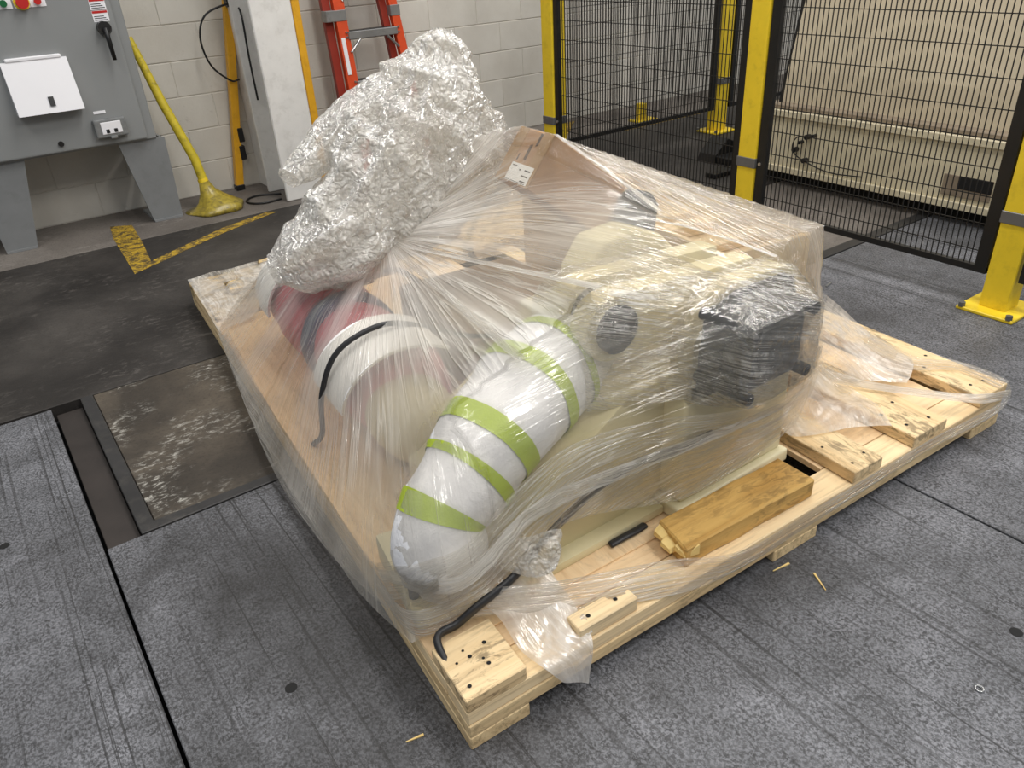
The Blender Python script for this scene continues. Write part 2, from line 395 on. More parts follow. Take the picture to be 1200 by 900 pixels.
# ------------------------------------------------------------------ yellow pole with flared base, leaning
pole = thing('yellow_pole', (1.10, 4.93, 0.0), 'dirty yellow round pole leaning beside the grey cabinet, on a flared plastic-covered foot', 'pole')
M_FLARE = plain('mottled_yellow_flare', rgb(160, 142, 56), 0.3, var=0.4, scale=26, dirt=0.95, dirtcol=(78, 72, 56))
bm = newbm(); loft(bm, [(1.155, 4.945, 0.15), (1.14, 4.97, 0.3), (1.06, 5.05, 0.62), (0.99, 5.14, 0.98)], [0.027, 0.027, 0.026, 0.02], 18)
obj('pole_tube', bm, M_YEL2, pole, smooth=True, auto=50)
bm = newbm(); loft(bm, [(1.18, 4.915, 0.002), (1.18, 4.915, 0.010), (1.178, 4.918, 0.03), (1.172, 4.926, 0.065), (1.162, 4.938, 0.11), (1.153, 4.948, 0.165)], [0.172, 0.170, 0.125, 0.080, 0.048, 0.031], 28)
for v_ in bm.verts:
    a = math.atan2(v_.co.y-4.9, v_.co.x-1.19); v_.co += Vector((math.cos(a), math.sin(a), 0))*0.010*math.sin(a*5)*(0.17-v_.co.z)/0.17
obj('flared_foot', bm, M_FLARE, pole, smooth=True)
bm = newbm(); loft(bm, [(1.1535, 4.948, 0.158), (1.15, 4.953, 0.185)], [0.031, 0.030], 18); obj('collar', bm, M_YEL, pole, smooth=True, auto=40)

# ------------------------------------------------------------------ yellow square post with cable
yp = thing('sensor_post', (1.44, 5.235, 0.0), 'narrow amber square post tilted against the wall left of the white column', 'post')
bm = newbm(); hexa(bm, [(1.417, 5.22, 0.03), (1.467, 5.22, 0.03), (1.467, 5.27, 0.03), (1.417, 5.27, 0.03), (1.60, 5.20, 1.2), (1.652, 5.20, 1.2), (1.652, 5.25, 1.2), (1.60, 5.25, 1.2)]); bev(bm, 0.004)
obj('post_tube', bm, M_AMBER, yp)
boxo('foot', 1.412, 1.470, 5.215, 5.275, 0.0, 0.035, M_BLACK, yp, 0.004)
for z_ in (0.19, 0.30): boxo('sensor_box', 1.468+z_*0.1, 1.505+z_*0.1, 5.21, 5.25, z_, z_+0.09, M_BLACK, yp, 0.005)
bm = newbm(); cyl(bm, (1.58, 5.16, 1.115), (1.70, 5.16, 1.13), 0.03, 14); obj('top_clamp', bm, M_BLACK, yp, auto=40)
bm = newbm(); loft(bm, smooth_path([(1.66, 5.15, 1.10), (1.56, 5.14, 1.10), (1.44, 5.16, 1.05), (1.39, 5.17, 0.93), (1.42, 5.18, 0.78), (1.52, 5.19, 0.68), (1.575, 5.19, 0.68)]), 0.006, 8); obj('cable', bm, M_BLACK, yp, smooth=True)
bm = newbm(); loft(bm, smooth_path([(1.62, 5.15, 1.10), (1.607, 4.995, 1.06), (1.597, 4.98, 0.82), (1.597, 4.98, 0.575)]), 0.006, 8); obj('cable', bm, M_BLACK, yp, smooth=True)
fc = newbm(); loft(fc, smooth_path([(1.60, 4.91, 0.007), (1.47, 4.98, 0.007), (1.38, 4.93, 0.007), (1.375, 4.84, 0.007), (1.44, 4.78, 0.007), (1.555, 4.79, 0.007)]), 0.006, 8)
tag(obj('floor_cable', fc, M_BLACK, smooth=True), 'thin black cable looped on the floor at the foot of the white column', 'cable')

# ------------------------------------------------------------------ white column
colm = struct(boxo('trim_1', 1.568, 1.812, 4.71, 4.738, 0.0, 4.2, M_WHITE, None, 0.006))
for nm, a in (('column_web', (1.672, 1.70, 4.736, 5.02, 0.0, 4.2)), ('column_flange', (1.562, 1.812, 5.02, 5.05, 0.0, 4.2)), ('column_stem', (1.60, 1.66, 5.05, 5.30, 0.0, 4.2))):
    boxo(nm, *a, M_WHITE, colm, 0.004)
gs = thing('guard_strip', (1.835, 4.745, 0.0), 'amber flat guard strip standing along the right side of the white column', 'guard')
boxo('strip', 1.815, 1.862, 4.712, 4.78, 0.0, 1.9, M_AMBER, gs, 0.004)
boxo('top_cap', 1.812, 1.866, 4.709, 4.785, 1.115, 1.14, M_BLACK, gs, 0.002)

# ------------------------------------------------------------------ orange step ladder
lad = thing('step_ladder', (2.42, 5.05, 0.0), 'orange fibreglass step ladder with grey treads leaning on the block wall', 'ladder')
def rail(name, xb, xt, yb, yt, w_, d_, mat, z1=1.95):
    bm = newbm(); hexa(bm, [(xb, yb, 0), (xb+w_, yb, 0), (xb+w_, yb+d_, 0), (xb, yb+d_, 0), (xt, yt, z1), (xt+w_, yt, z1), (xt+w_, yt+d_, z1), (xt, yt+d_, z1)]); bev(bm, 0.004)
    return obj(name, bm, mat, lad)
rail('front_rail', 2.212, 2.208, 4.93, 5.12, 0.075, 0.045, M_ORANGE)
rail('front_rail', 2.70, 2.51, 4.93, 5.12, 0.06, 0.045, M_ORANGE)
rail('rear_rail', 2.155, 2.148, 4.99, 5.15, 0.055, 0.04, M_DKRED)
rail('rear_rail', 2.645, 2.465, 4.99, 5.15, 0.05, 0.04, M_DKRED)
for z_ in (0.29, 0.585, 0.88, 1.18, 1.48, 1.78):
    y_ = 4.93+0.19*z_/1.95; xr = 2.715-0.10*z_
    tr = boxo('tread', 2.272, xr, y_-0.015, y_+0.10, z_-0.035, z_+0.012, M_ALU, lad, 0.004)
    bm = newbm(); boxv(bm, 2.295, xr-0.005, y_+0.0, y_+0.085, z_+0.010, z_+0.014); obj('tread_pad', bm, M_BLACK, tr)
    for sx, dx in ((2.28, 0.07), (xr-0.01, -0.07)):
        bm = newbm(); cyl(bm, (sx+dx, y_-0.012, z_-0.035), (sx-dx*0.1, y_-0.012, z_-0.11), 0.008, 8); obj('brace', bm, M_STEEL, lad)
    for sx in (2.262, xr+0.012):
        for dz in (-0.02, 0.01):
            bm = newbm(); cyl(bm, (sx, y_+0.006, z_+dz), (sx, y_-0.008, z_+dz), 0.007, 8); obj('rivet', bm, M_STEEL, lad)
for sx0, sx1 in ((2.145, 2.283), (2.60, 2.67)): boxo('grey_band', sx0, sx1, 5.02, 5.095, 0.955, 1.02, M_ALU, lad, 0.003)
bm = newbm(); hexa(bm, [(2.222, 4.992, 0.64), (2.248, 4.992, 0.64), (2.248, 5.003, 0.64), (2.222, 5.003, 0.64), (2.220, 5.013, 0.86), (2.246, 5.013, 0.86), (2.246, 5.024, 0.86), (2.220, 5.024, 0.86)])
for v_ in bm.verts: v_.co.y -= 0.004
obj('decal', bm, M_PANEL, lad)

# ------------------------------------------------------------------ mesh fence
def post(loc, label, zt=2.2, s=0.1, clampz=()):
    t = thing('fence_post', loc, label, 'post', 'yellow fence posts')
    x, y, _ = loc
    boxo('post_tube', x, x+s, y-s/2, y+s/2, 0.012, zt, M_YEL, t, 0.006, 2)
    bp = boxo('base_plate', x-0.06, x+s+0.06, y-s/2-0.055, y+s/2+0.055, 0.0, 0.014, M_YEL, t, 0.003)
    for dx, dy in ((-0.035, -0.035), (-0.035, 0.035), (0.035, -0.035), (0.035, 0.035)):
        bm = newbm(); cyl(bm, (x+s/2+dx*2.9, y+dy*2.5, 0.013), (x+s/2+dx*2.9, y+dy*2.5, 0.03), 0.013, 6); obj('anchor_bolt', bm, M_CLAMP, bp)
    for z_ in clampz:
        c = boxo('clamp', x-0.005, x+s+0.004, y-s/2-0.004, y+s/2+0.004, z_, z_+0.045, M_CLAMP, t, 0.002)
        bm = newbm(); cyl(bm, (x+0.016, y-s/2-0.022, z_+0.022), (x+0.006, y-s/2-0.022, z_+0.022), 0.008, 8); obj('bolt', bm, M_STEEL, c)
    return t
post((3.02, 1.165, 0), 'yellow fence post nearest the camera at the right edge, on a bolted base plate', clampz=(0.345, 1.5))
post((3.02, 2.385, 0), 'yellow fence post at the middle of the front mesh fence, behind the wrapped crate', clampz=(0.345, 1.5))
post((3.02, 3.905, 0), 'yellow fence post at the left end of the mesh fence, near the block wall', clampz=(0.345, 1.5))
post((4.70, 4.06, 0), 'far yellow fence post on the concrete behind the mesh panels', clampz=(0.345, 1.5))
def mesh_panel(label, a, b, z0, z1, phase=0.0, rows=(), fw=0.034, vp=0.022, end_frames=(1, 1)):
    """a,b: ends on the floor plan; frame tubes and welded wires"""
    a = Vector((a[0], a[1], 0)); b = Vector((b[0], b[1], 0)); L = (b-a).length; d = (b-a)/L
    t = thing('mesh_fence', tuple((a+b)/2+Vector((0, 0, z0))), label, 'fence', 'black welded mesh panels')
    ang = math.atan2(d.y, d.x); Mx = Matrix.Translation(a) @ Matrix.Rotation(ang, 4, 'Z')
    for nm, bx in (('frame_rail', (0, L, -0.012, 0.012, z0, z0+0.024)), ('frame_rail', (0, L, -0.012, 0.012, z1-fw, z1)),
                   ('frame_upright', (0, fw, -0.014, 0.014, z0, z1)), ('frame_upright', (L-fw, L, -0.014, 0.014, z0, z1))):
        bm = newbm(); boxv(bm, *bx); obj(nm, bm, M_BLKSTEEL, t, M=Mx)
    bm = newbm(); w2 = 0.0017
    n = int(L/vp)
    for i in range(1, n): boxv(bm, i*vp-w2, i*vp+w2, -0.0017, 0.0017, z0+0.01, z1-0.01)
    o = obj('vertical_wires', bm, M_WIRE, t, M=Mx); o['kind'] = 'stuff'
    bm = newbm(); z_ = z0+rows
    while z_ < z1-0.02:
        boxv(bm, 0.01, L-0.01, 0.0017, 0.0051, z_-w2, z_+w2); z_ += 0.1025
    o = obj('cross_wires', bm, M_WIRE, t, M=Mx); o['kind'] = 'stuff'
    return t
mesh_panel('black mesh panel between the middle and right yellow posts, before the beige machine', (3.045, 2.33), (3.045, 1.225), 0.135, 2.1, rows=0.078, fw=0.045)
mesh_panel('black mesh panel between the left and middle yellow posts', (3.045, 3.852), (3.045, 2.44), 0.135, 2.1, rows=0.078)
mesh_panel('black mesh panel right of the right-hand yellow post, at the picture edge', (3.045, 1.105), (3.045, -0.2), 0.135, 2.1, rows=0.078, fw=0.04)
mesh_panel('far black mesh panel between the left-end post and the far yellow post', (3.13, 4.03), (4.66, 4.03), 0.17, 2.1, rows=0.08)
mesh_panel('far black mesh panel to the right of the far yellow post', (4.83, 4.03), (6.3, 4.03), 0.17, 2.1, rows=0.08)
def bollard(x, y):
    t = thing('floor_bollard', (x, y, 0), 'small yellow stub bollard on the floor beyond the far mesh panel', 'bollard')
    boxo('stub', x, x+0.06, y, y+0.06, 0, 0.14, M_YEL, t, 0.004); boxo('foot_plate', x-0.05, x+0.16, y-0.03, y+0.1, 0, 0.012, M_YEL, t, 0.002)
bollard(4.62, 4.74)
br = thing('floor_bracket', (4.0, 3.3, 0), 'black steel floor bracket lying behind the mesh fence by the beige machine', 'bracket')
boxo('tail_bar', 3.72, 4.15, 3.16, 3.24, 0, 0.03, M_BLKSTEEL, br, 0.003)
bm = newbm(); prism(bm, [(4.0, 0.0), (4.22, 0.0), (4.22, 0.10), (4.13, 0.14), (4.02, 0.05)], 'y', 3.42, 3.56); obj('block', bm, M_BLKSTEEL, br)
boxo('side_plate', 4.02, 4.30, 3.24, 3.45, 0, 0.045, M_BLKSTEEL, br, 0.004)

# ------------------------------------------------------------------ beige machine behind the fence
mc = thing('beige_machine', (4.4, 2.3, 0.0), 'large beige machine enclosure standing behind the right mesh fence panel', 'machine')
bm = newbm(); prism(bm, [(3.98, 0.445), (4.9, 0.445), (4.9, 2.4), (4.42, 2.4), (4.0, 0.62)], 'y', 1.55, 2.925); obj('upper_panel', bm, M_BEIGE, mc)
bm = newbm(); prism(bm, [(3.965, 0.44), (4.005, 0.44), (4.44, 2.4), (4.38, 2.4)], 'y', 2.925, 2.94); obj('black_edge', bm, M_BLKSTEEL, mc)
boxo('lower_body', 3.9, 4.9, 1.60, 2.975, 0.075, 0.42, M_BEIGE2, mc, 0.006)
boxo('ledge', 3.905, 4.9, 1.60, 2.98, 0.42, 0.447, M_TAUPE, mc, 0.004)
boxo('lip', 3.885, 3.905, 1.60, 2.975, 0.385, 0.42, M_BEIGE2, mc, 0.003)
boxo('lower_lip', 3.885, 3.905, 1.60, 2.975, 0.075, 0.11, M_BEIGE2, mc, 0.003)
boxo('slot', 3.893, 3.91, 1.64, 1.875, 0.135, 0.235, M_TAUPE, mc, 0.002)
boxo('slot_opening', 3.889, 3.9, 1.64, 1.80, 0.175, 0.235, M_DARK, mc, 0.002)
boxo('plinth', 3.97, 4.9, 1.5, 3.0, 0.0, 0.078, M_DARK, mc, 0.002)
for k, (y_, z_) in enumerate(((2.66, 0.30), (2.70, 0.265), (2.73, 0.22), (2.62, 0.31), (2.66, 0.17))):
    bm = newbm(); cyl(bm, (3.9, y_, z_), (3.865, y_, z_), 0.010 if k % 2 else 0.014, 10); obj('latch_knob', bm, M_BLACK, mc)
bm = newbm(); loft(bm, smooth_path([(3.885, 2.66, 0.30), (3.865, 2.72, 0.29), (3.87, 2.74, 0.22), (3.885, 2.68, 0.17), (3.885, 2.5, 0.13), (3.885, 2.3, 0.14)]), 0.0035, 8); obj('hose', bm, M_BLACK, mc, smooth=True)
boxo('end_post', 3.86, 3.98, 1.50, 1.585, 0.0, 0.12, M_DARK, mc, 0.004)

# ------------------------------------------------------------------ pallet (plan frame: u along the front edge, v away from the camera)
PO = Vector((0.419, 0.836, 0)); PU = Vector((0.99944212, -0.03339824, 0)); PV = Vector((0.08204314, 0.99662878, 0))
def P(u_, v_, z_): return PO+PU*u_+PV*v_+Vector((0, 0, z_))
M_PINE = wood('fresh_pine', (226, 196, 150), (240, 216, 174), dirt=0.0)
M_PINEK = wood('dirty_pine', (218, 186, 138), (234, 208, 164), dirt=0.6)
M_PINEE = wood('edge_pine', (214, 184, 138), (232, 206, 160), dirt=0.35)
M_PLY = wood('plywood_deck', (230, 198, 156), (240, 212, 172), dark=(196, 156, 108), dirt=0.15)
M_ROUGH = wood('rough_board', (186, 158, 112), (216, 190, 140), dirt=1.0)
M_OLD = wood('old_stained_timber', (180, 136, 70), (212, 172, 102), dark=(104, 68, 28), dirt=0.4)
M_SPLIT = wood('split_wood', (222, 190, 120), (236, 208, 140), dark=(150, 100, 50))
pal = thing('pallet', tuple(P(0.92, 1.3, 0)), 'big pine shipping pallet on the steel floor under the film-wrapped load', 'pallet')
def plank(name, u0, u1, v0, v1, z0, z1, mat, along=None, b=0.0025, parent=None, jit=0.0):
    par = pal if parent is None else parent
    if along is None: along = 'u' if (u1-u0) > (v1-v0) else 'v'
    c = P((u0+u1)/2, (v0+v1)/2, (z0+z1)/2)
    ang = math.atan2(PU.y, PU.x) if along == 'u' else math.atan2(PV.y, PV.x)
    Mx = Matrix.Translation(c) @ Matrix.Rotation(ang, 4, 'Z'); Mi = Mx.inverted()
    J = lambda: random.uniform(-jit, jit)
    pts = [Mi @ P(a, b_, c_) for a, b_, c_ in ((u0, v0, z0), (u1, v0, z0), (u1, v1, z0), (u0, v1, z0), (u0, v0, z1), (u1, v0, z1), (u1, v1, z1), (u0, v1, z1))]
    pts = [p+Vector((J(), J(), 0)) for p in pts]
    bm = newbm(); hexa(bm, pts)
    bmesh.ops.recalc_face_normals(bm, faces=bm.faces)
    if b: bev(bm, b, 1)
    return obj(name, bm, mat, par, M=Mx)
def nails(parent, spots, z_, r_=0.0045):
    bm = newbm()
    for a, b_ in spots:
        c = P(a, b_, z_); vs = [bm.verts.new(c+Vector((r_*math.cos(k*math.pi/5), r_*math.sin(k*math.pi/5), 0.0008))) for k in range(10)]
        bm.faces.new(vs)
    o = obj('nail_holes', bm, M_DARK, parent); o['kind'] = 'stuff'
    return o
W_, D_ = 1.843, 2.624
for a, b_ in ((0.0, 0.136), (0.85, 1.01), (1.70, W_)): plank('skid', a, b_, 0.0, D_, 0.0, 0.0345, M_PINEE, 'v')
plank('edge_beam', 0.0, W_, 0.0, 0.09, 0.035, 0.068, M_PINEE); plank('edge_beam', 0.0, W_, 0.002, 0.088, 0.0685, 0.104, M_PINE)
plank('edge_beam', 0.0, W_, D_-0.09, D_, 0.035, 0.104, M_ROUGH)
for a in (0.0, W_-0.09): plank('side_beam', a, a+0.09, 0.0905, D_-0.0905, 0.035, 0.068, M_PINEE); plank('side_beam', a, a+0.09, 0.0905, D_-0.0905, 0.0685, 0.104, M_PINE)
for a in (0.45, 0.88, 1.31): plank('stringer', a, a+0.09, 0.0905, D_-0.0905, 0.035, 0.085, M_PINEE)
plank('deck_sheet', 0.0, 0.60, 0.148, 2.07, 0.1045, 0.1105, M_PLY, 'v', 0.001)
plank('deck_sheet', 0.0905, 1.06, 0.0905, 2.20, 0.0865, 0.1035, M_PLY, 'u', 0.001)
plank('deck_sheet', 1.12, 1.70, 0.0905, 1.9, 0.0865, 0.1035, M_PLY, 'u', 0.001)
for k in range(4):
    plank('deck_board', 0.01, W_-0.01, 2.10+0.13*k, 2.10+0.13*k+(0.112 if k < 3 else 0.10), 0.1045, 0.124-0.004*(k % 2), M_ROUGH, 'u', 0.003, jit=0.006)
for a, c_ in ((0.115, 2.30), (0.30, 2.47)): plank('block', a, a+0.16, c_, c_+0.10, 0.1245, 0.150, M_ROUGH, 'u', 0.004, jit=0.006)
b0 = plank('block', 0.0, 0.134, 0.0, 0.147, 0.1055, 0.140, M_PINEK, 'u', 0.002); nails(b0, ((0.022, 0.026), (0.078, 0.05), (0.055, 0.085), (0.095, 0.098)), 0.1402)
nails(b0, ((0.026, 0.085), (0.075, 0.066), (0.05, 0.105)), 0.1402, 0.003)
b1 = plank('block', 0.268, 0.42, 0.007, 0.054, 0.1055, 0.140, M_PINE, 'u', 0.002); nails(b1, ((0.305, 0.03), (0.378, 0.032)), 0.1402, 0.005)
c2 = plank('cleat', 1.131, 1.246, 0.0, 0.75, 0.1055, 0.140, M_PINEK, 'v', 0.002); nails(c2, ((1.16, 0.03), (1.22, 0.04), (1.155, 0.12)), 0.1402, 0.004)
c3 = plank('cleat', 1.385, 1.535, 0.0, 0.55, 0.1055, 0.140, M_PINEK, 'v', 0.002); nails(c3, ((1.42, 0.05), (1.50, 0.035), (1.41, 0.12), (1.49, 0.14)), 0.1402, 0.005)
c4 = plank('cleat', 1.709, W_, 0.0, 1.9, 0.1055, 0.140, M_PINEK, 'v', 0.002); nails(c4, ((1.75, 0.06), (1.80, 0.05), (1.74, 0.2), (1.81, 0.24)), 0.1402, 0.005)

# old timber lying in front of the pedestal
tm = thing('timber', tuple(P(0.79, 0.085, 0.105)), 'old yellow-brown timber with a splintered left end, along the pallet front', 'timber')
L0, L1 = P(0.573, 0.036, 0), P(1.012, 0.03, 0)
dx_ = (L1-L0).normalized(); Mt = Matrix.Translation((L0+L1)/2+Vector((0, 0.05, 0.1055))) @ Matrix.Rotation(math.atan2(dx_.y, dx_.x), 4, 'Z')
hl = (L1-L0).length/2
bm = newbm(); boxv(bm, -hl+0.02, hl, -0.05, 0.062, 0, 0.056); bmesh.ops.subdivide_edges(bm, edges=[e for e in bm.edges if abs(e.verts[0].co.x-e.verts[1].co.x) > 0.1], cuts=9)
bmesh.ops.bevel(bm, geom=[e for e in bm.edges if e.calc_face_angle(0) > 0.5], offset=0.004, segments=1, affect='EDGES')
for v_ in bm.verts:
    n_ = noise.noise_vector(v_.co*14)*0.0035; v_.co += n_
    v_.co.z = max(v_.co.z, 0.0)
    if v_.co.x < -hl+0.03: v_.co.x += (0.05-v_.co.y)*-0.18+0.01
obj('beam', bm, M_OLD, tm, M=Mt)
for k, (y_, ln, z_) in enumerate(((-0.030, 0.020, 0.046), (0.004, 0.030, 0.040), (0.036, 0.022, 0.046))):
    bm = newbm(); hexa(bm, [(-hl+0.05, y_-0.024, z_-0.02), (-hl+0.05, y_+0.024, z_-0.02), (-hl-ln+0.03, y_+0.014, z_-0.016), (-hl-ln+0.03, y_-0.018, z_-0.016), (-hl+0.05, y_-0.024, z_+0.006), (-hl+0.05, y_+0.024, z_+0.006), (-hl-ln+0.03, y_+0.012, z_-0.002), (-hl-ln+0.03, y_-0.014, z_-0.006)])
    bmesh.ops.recalc_face_normals(bm, faces=bm.faces); obj('splinter', bm, M_SPLIT, tm, M=Mt)

# ------------------------------------------------------------------ robot arm lying on the pallet
M_CREAM = plain('cream_robot_paint', rgb(230, 221, 186), 0.38, var=0.03, scale=4, dirt=0.08, dirtcol=(150, 132, 90))
M_CREAMD = plain('cream_casting', rgb(218, 207, 168), 0.45, var=0.05, scale=5)
M_MOTOR = plain('charcoal_motor', rgb(52, 53, 58), 0.42, var=0.15, scale=8)
M_MOTORD = plain('black_motor_cover', rgb(30, 31, 34), 0.45, var=0.1)
M_RUBBER = plain('black_hose', rgb(40, 40, 42), 0.45, var=0.1)
rob = thing('robot_arm', (1.31, 1.25, 0.105), 'cream industrial robot arm with charcoal motor, film-wrapped on the pallet behind the old timber', 'robot')
bm = newbm(); boxv(bm, 1.125, 1.50, 0.985, 1.62, 0.142, 0.47); bev(bm, 0.012, 3); ped = obj('pedestal', bm, M_CREAM, rob, auto=35)
bm = newbm(); boxv(bm, 1.105, 1.512, 0.968, 1.64, 0.1045, 0.143); bev(bm, 0.008, 3); obj('foot_flange', bm, M_CREAM, ped, auto=35)
bm = newbm(); prism(bm, [(0.67, 0.128), (1.10, 0.128), (1.13, 0.16), (1.13, 0.46), (1.02, 0.46), (0.80, 0.33), (0.67, 0.21)], 'y', 1.05, 1.5); bev(bm, 0.012, 2); obj('side_casting', bm, M_CREAMD, rob, auto=35)
bm = newbm(); boxv(bm, 0.68, 1.10, 1.012, 1.52, 0.1115, 0.135); bev(bm, 0.006, 2); obj('side_foot', bm, M_CREAMD, rob, auto=35)
bm = newbm(); loft(bm, smooth_path([(0.92, 1.005, 0.116), (0.96, 1.0, 0.122), (1.0, 1.0, 0.120), (1.03, 1.005, 0.116)]), 0.010, 12, squash=0.6); obj('cable_gland', bm, M_RUBBER, rob, smooth=True)
bm = newbm(); prism(bm, [(1.132, 0.42), (1.135, 0.567), (1.19, 0.655), (1.245, 0.676), (1.42, 0.672), (1.45, 0.655), (1.47, 0.60), (1.47, 0.42)], 'y', 0.985, 1.035); bev(bm, 0.006, 2); obj('motor_flange', bm, M_CREAM, rob, auto=35)
bm = newbm(); boxv(bm, 1.152, 1.345, 0.866, 0.985, 0.483, 0.648); bev(bm, 0.012, 3); mot = obj('motor', bm, M_MOTOR, rob, auto=35); mot['label'] = 'charcoal square motor housing with four corner rods'
bm = newbm(); prism(bm, [(1.150, 0.43), (1.152, 0.562), (1.202, 0.644), (1.25, 0.660), (1.415, 0.656), (1.438, 0.643), (1.455, 0.595), (1.455, 0.43)], 'y', 0.972, 0.985); obj('cover', bm, M_MOTOR, mot)
bm = newbm(); boxv(bm, 1.185, 1.315, 0.856, 0.87, 0.515, 0.625); bev(bm, 0.01, 2); obj('end_cap', bm, M_MOTORD, mot, auto=35)
for x_, z_ in ((1.155, 0.636), (1.340, 0.638), (1.338, 0.492), (1.152, 0.488)):
    bm = newbm(); cyl(bm, (x_, 0.985, z_), (x_, 0.842, z_), 0.014, 14); rd = obj('corner_rod', bm, M_MOTORD, mot, auto=40)
    bm = newbm(); cyl(bm, (x_, 0.8425, z_), (x_, 0.838, z_), 0.007, 10); obj('bolt_hole', bm, M_DARK, rd)
def stadium(x0, x1, zc, r_, dz=0.0, n=12):
    L = [(x0+r_*math.cos(a), zc+r_*math.sin(a)) for a in [math.pi/2+math.pi*k/n for k in range(n+1)]]
    return L+[(x1, zc-r_*0.9+dz), (x1, zc+r_*0.9+dz)]
for y0, y1, xs, zc in ((1.105, 1.165, 1.015, 0.60), (1.215, 1.275, 1.035, 0.60)):
    bm = newbm(); prism(bm, stadium(xs, 1.46, zc, 0.076, -0.02), 'y', y0, y1); bev(bm, 0.006, 2); lk = obj('arm_link', bm, M_CREAM, rob, auto=35)
    bm = newbm(); cyl(bm, (xs+0.005, y0+0.01, zc), (xs+0.005, y0-0.012, zc), 0.055, 24); obj('joint_cap', bm, M_MOTOR, lk, auto=40)
bm = newbm(); prism(bm, [(1.12, 0.44), (1.14, 0.62), (1.195, 0.69), (1.31, 0.695), (1.40, 0.66), (1.48, 0.58), (1.48, 0.44)], 'y', 1.345, 1.45); bev(bm, 0.018, 3); obj('shoulder_casting', bm, M_CREAMD, rob, auto=40)
bm = newbm(); loft(bm, [(1.40, 1.46, 0.64), (1.42, 1.46, 0.72), (1.43, 1.46, 0.745)], [0.06, 0.055, 0.03], 18); obj('brake_cap', bm, M_MOTOR, rob, smooth=True, auto=40)
bm = newbm(); prism(bm, [(1.22, 0.53), (1.40, 0.53), (1.38, 0.60), (1.26, 0.61)], 'y', 1.325, 1.348); obj('recess_plate', bm, M_MOTOR, rob)
# padded white sleeve with yellow-green tape
def sleeve_mat():
    t = NT('white_padding'); v = t.coord('Object')
    n1 = t.noise(v, 14, 6, 0.65, 0.6); n2 = t.noise(v, 60, 4, 0.6)
    c = t.ramp(n1, [(0.3, rgb(222, 222, 226)), (0.7, rgb(242, 242, 244))])
    t.pbr(c, 0.6, 0.0, t.bump(t.math('ADD', n1, t.math('MULTIPLY', n2, 0.3)), 0.5, 0.012), 0.3)
    return t.m
M_PAD = sleeve_mat()
M_TAPE = plain('yellow_green_tape', rgb(174, 194, 56), 0.35, var=0.08, scale=18, bump=0.3)
sp = smooth_path([(0.53, 1.085, 0.175), (0.53, 1.085, 0.262), (0.552, 1.105, 0.337), (0.637, 1.125, 0.385), (0.697, 1.145, 0.420), (0.84, 1.19, 0.475), (0.955, 1.23, 0.492), (1.06, 1.25, 0.508)], 6)
base_r = [0.062, 0.098, 0.088, 0.103, 0.110, 0.124, 0.122, 0.088]
def rad_at(t_):
    t_ = t_*(len(base_r)-1); i = min(int(t_), len(base_r)-2); a = t_-i; return base_r[i]*(1-a)+base_r[i+1]*a
def sleeve_part(name, t0, t1, extra, mat, parent, n=36, cap=True):
    m = len(sp)-1; steps = max(4, int((t1-t0)*46)); path = []; rr = []
    for k in range(steps+1):
        tt = (t0+(t1-t0)*k/steps); q = tt*m; i = min(int(q), m-1)
        path.append(sp[i].lerp(sp[i+1], q-i)); rr.append(rad_at(tt)+extra)
    bm = newbm(); rings = loft(bm, path, rr, n, cap)
    for k, ring in enumerate(rings):
        for v_ in ring:
            d = v_.co-path[k]; q = noise.noise(v_.co*9.0)*0.010+noise.noise(v_.co*24.0)*0.004
            v_.co += d.normalized()*q
            v_.co.z = max(v_.co.z, 0.118)
    return obj(name, bm, mat, parent, smooth=True, auto=60)
slv = sleeve_part('padded_sleeve', 0.0, 1.0, 0.0, M_PAD, rob); slv['label'] = 'white padded sleeve banded with yellow-green tape'
for t0, wd in ((0.268, 0.044), (0.41, 0.044), (0.55, 0.050), (0.70, 0.030), (0.80, 0.034)):
    sleeve_part('green_tape', t0, t0+wd, 0.0025, M_TAPE, slv, cap=False)
bm = newbm(); hexa(bm, [tuple(P(*q)) for q in ((0.004, 0.222, 0.112), (0.17, 0.20, 0.112), (0.26, 0.42, 0.112), (0.02, 0.47, 0.112), (0.004, 0.25, 0.172), (0.16, 0.23, 0.178), (0.25, 0.42, 0.20), (0.02, 0.47, 0.19))]); bmesh.ops.recalc_face_normals(bm, faces=bm.faces); bev(bm, 0.01, 2)
wf = obj('wrist_flange', bm, M_CREAM, rob, auto=35)
for a, b_, z_ in ((0.022, 0.262, 0.172), (0.115, 0.26, 0.178)):
    bm = newbm(); c = P(a, b_, z_); cyl(bm, c, c+Vector((0, 0, 0.022)), 0.012, 8); obj('flange_bolt', bm, M_MOTOR, wf, auto=40)
# strap over the front of the load
sb = newbm(); loft(sb, smooth_path([P(0.012, 0.10, 0.125), P(0.02, 0.155, 0.15), (0.50, 0.995, 0.150), (0.545, 0.985, 0.178), (0.63, 0.985, 0.2), (0.70, 1.0, 0.22), (0.78, 1.012, 0.25), (0.88, 1.015, 0.285), (1.0, 1.012, 0.305), (1.10, 0.98, 0.315), (1.2, 0.97, 0.32)]), [(0.008, 0.013)]*81, 8)
tag(obj('strap', sb, M_RUBBER, smooth=True), 'black strap from the front left block across the robot under film', 'strap')

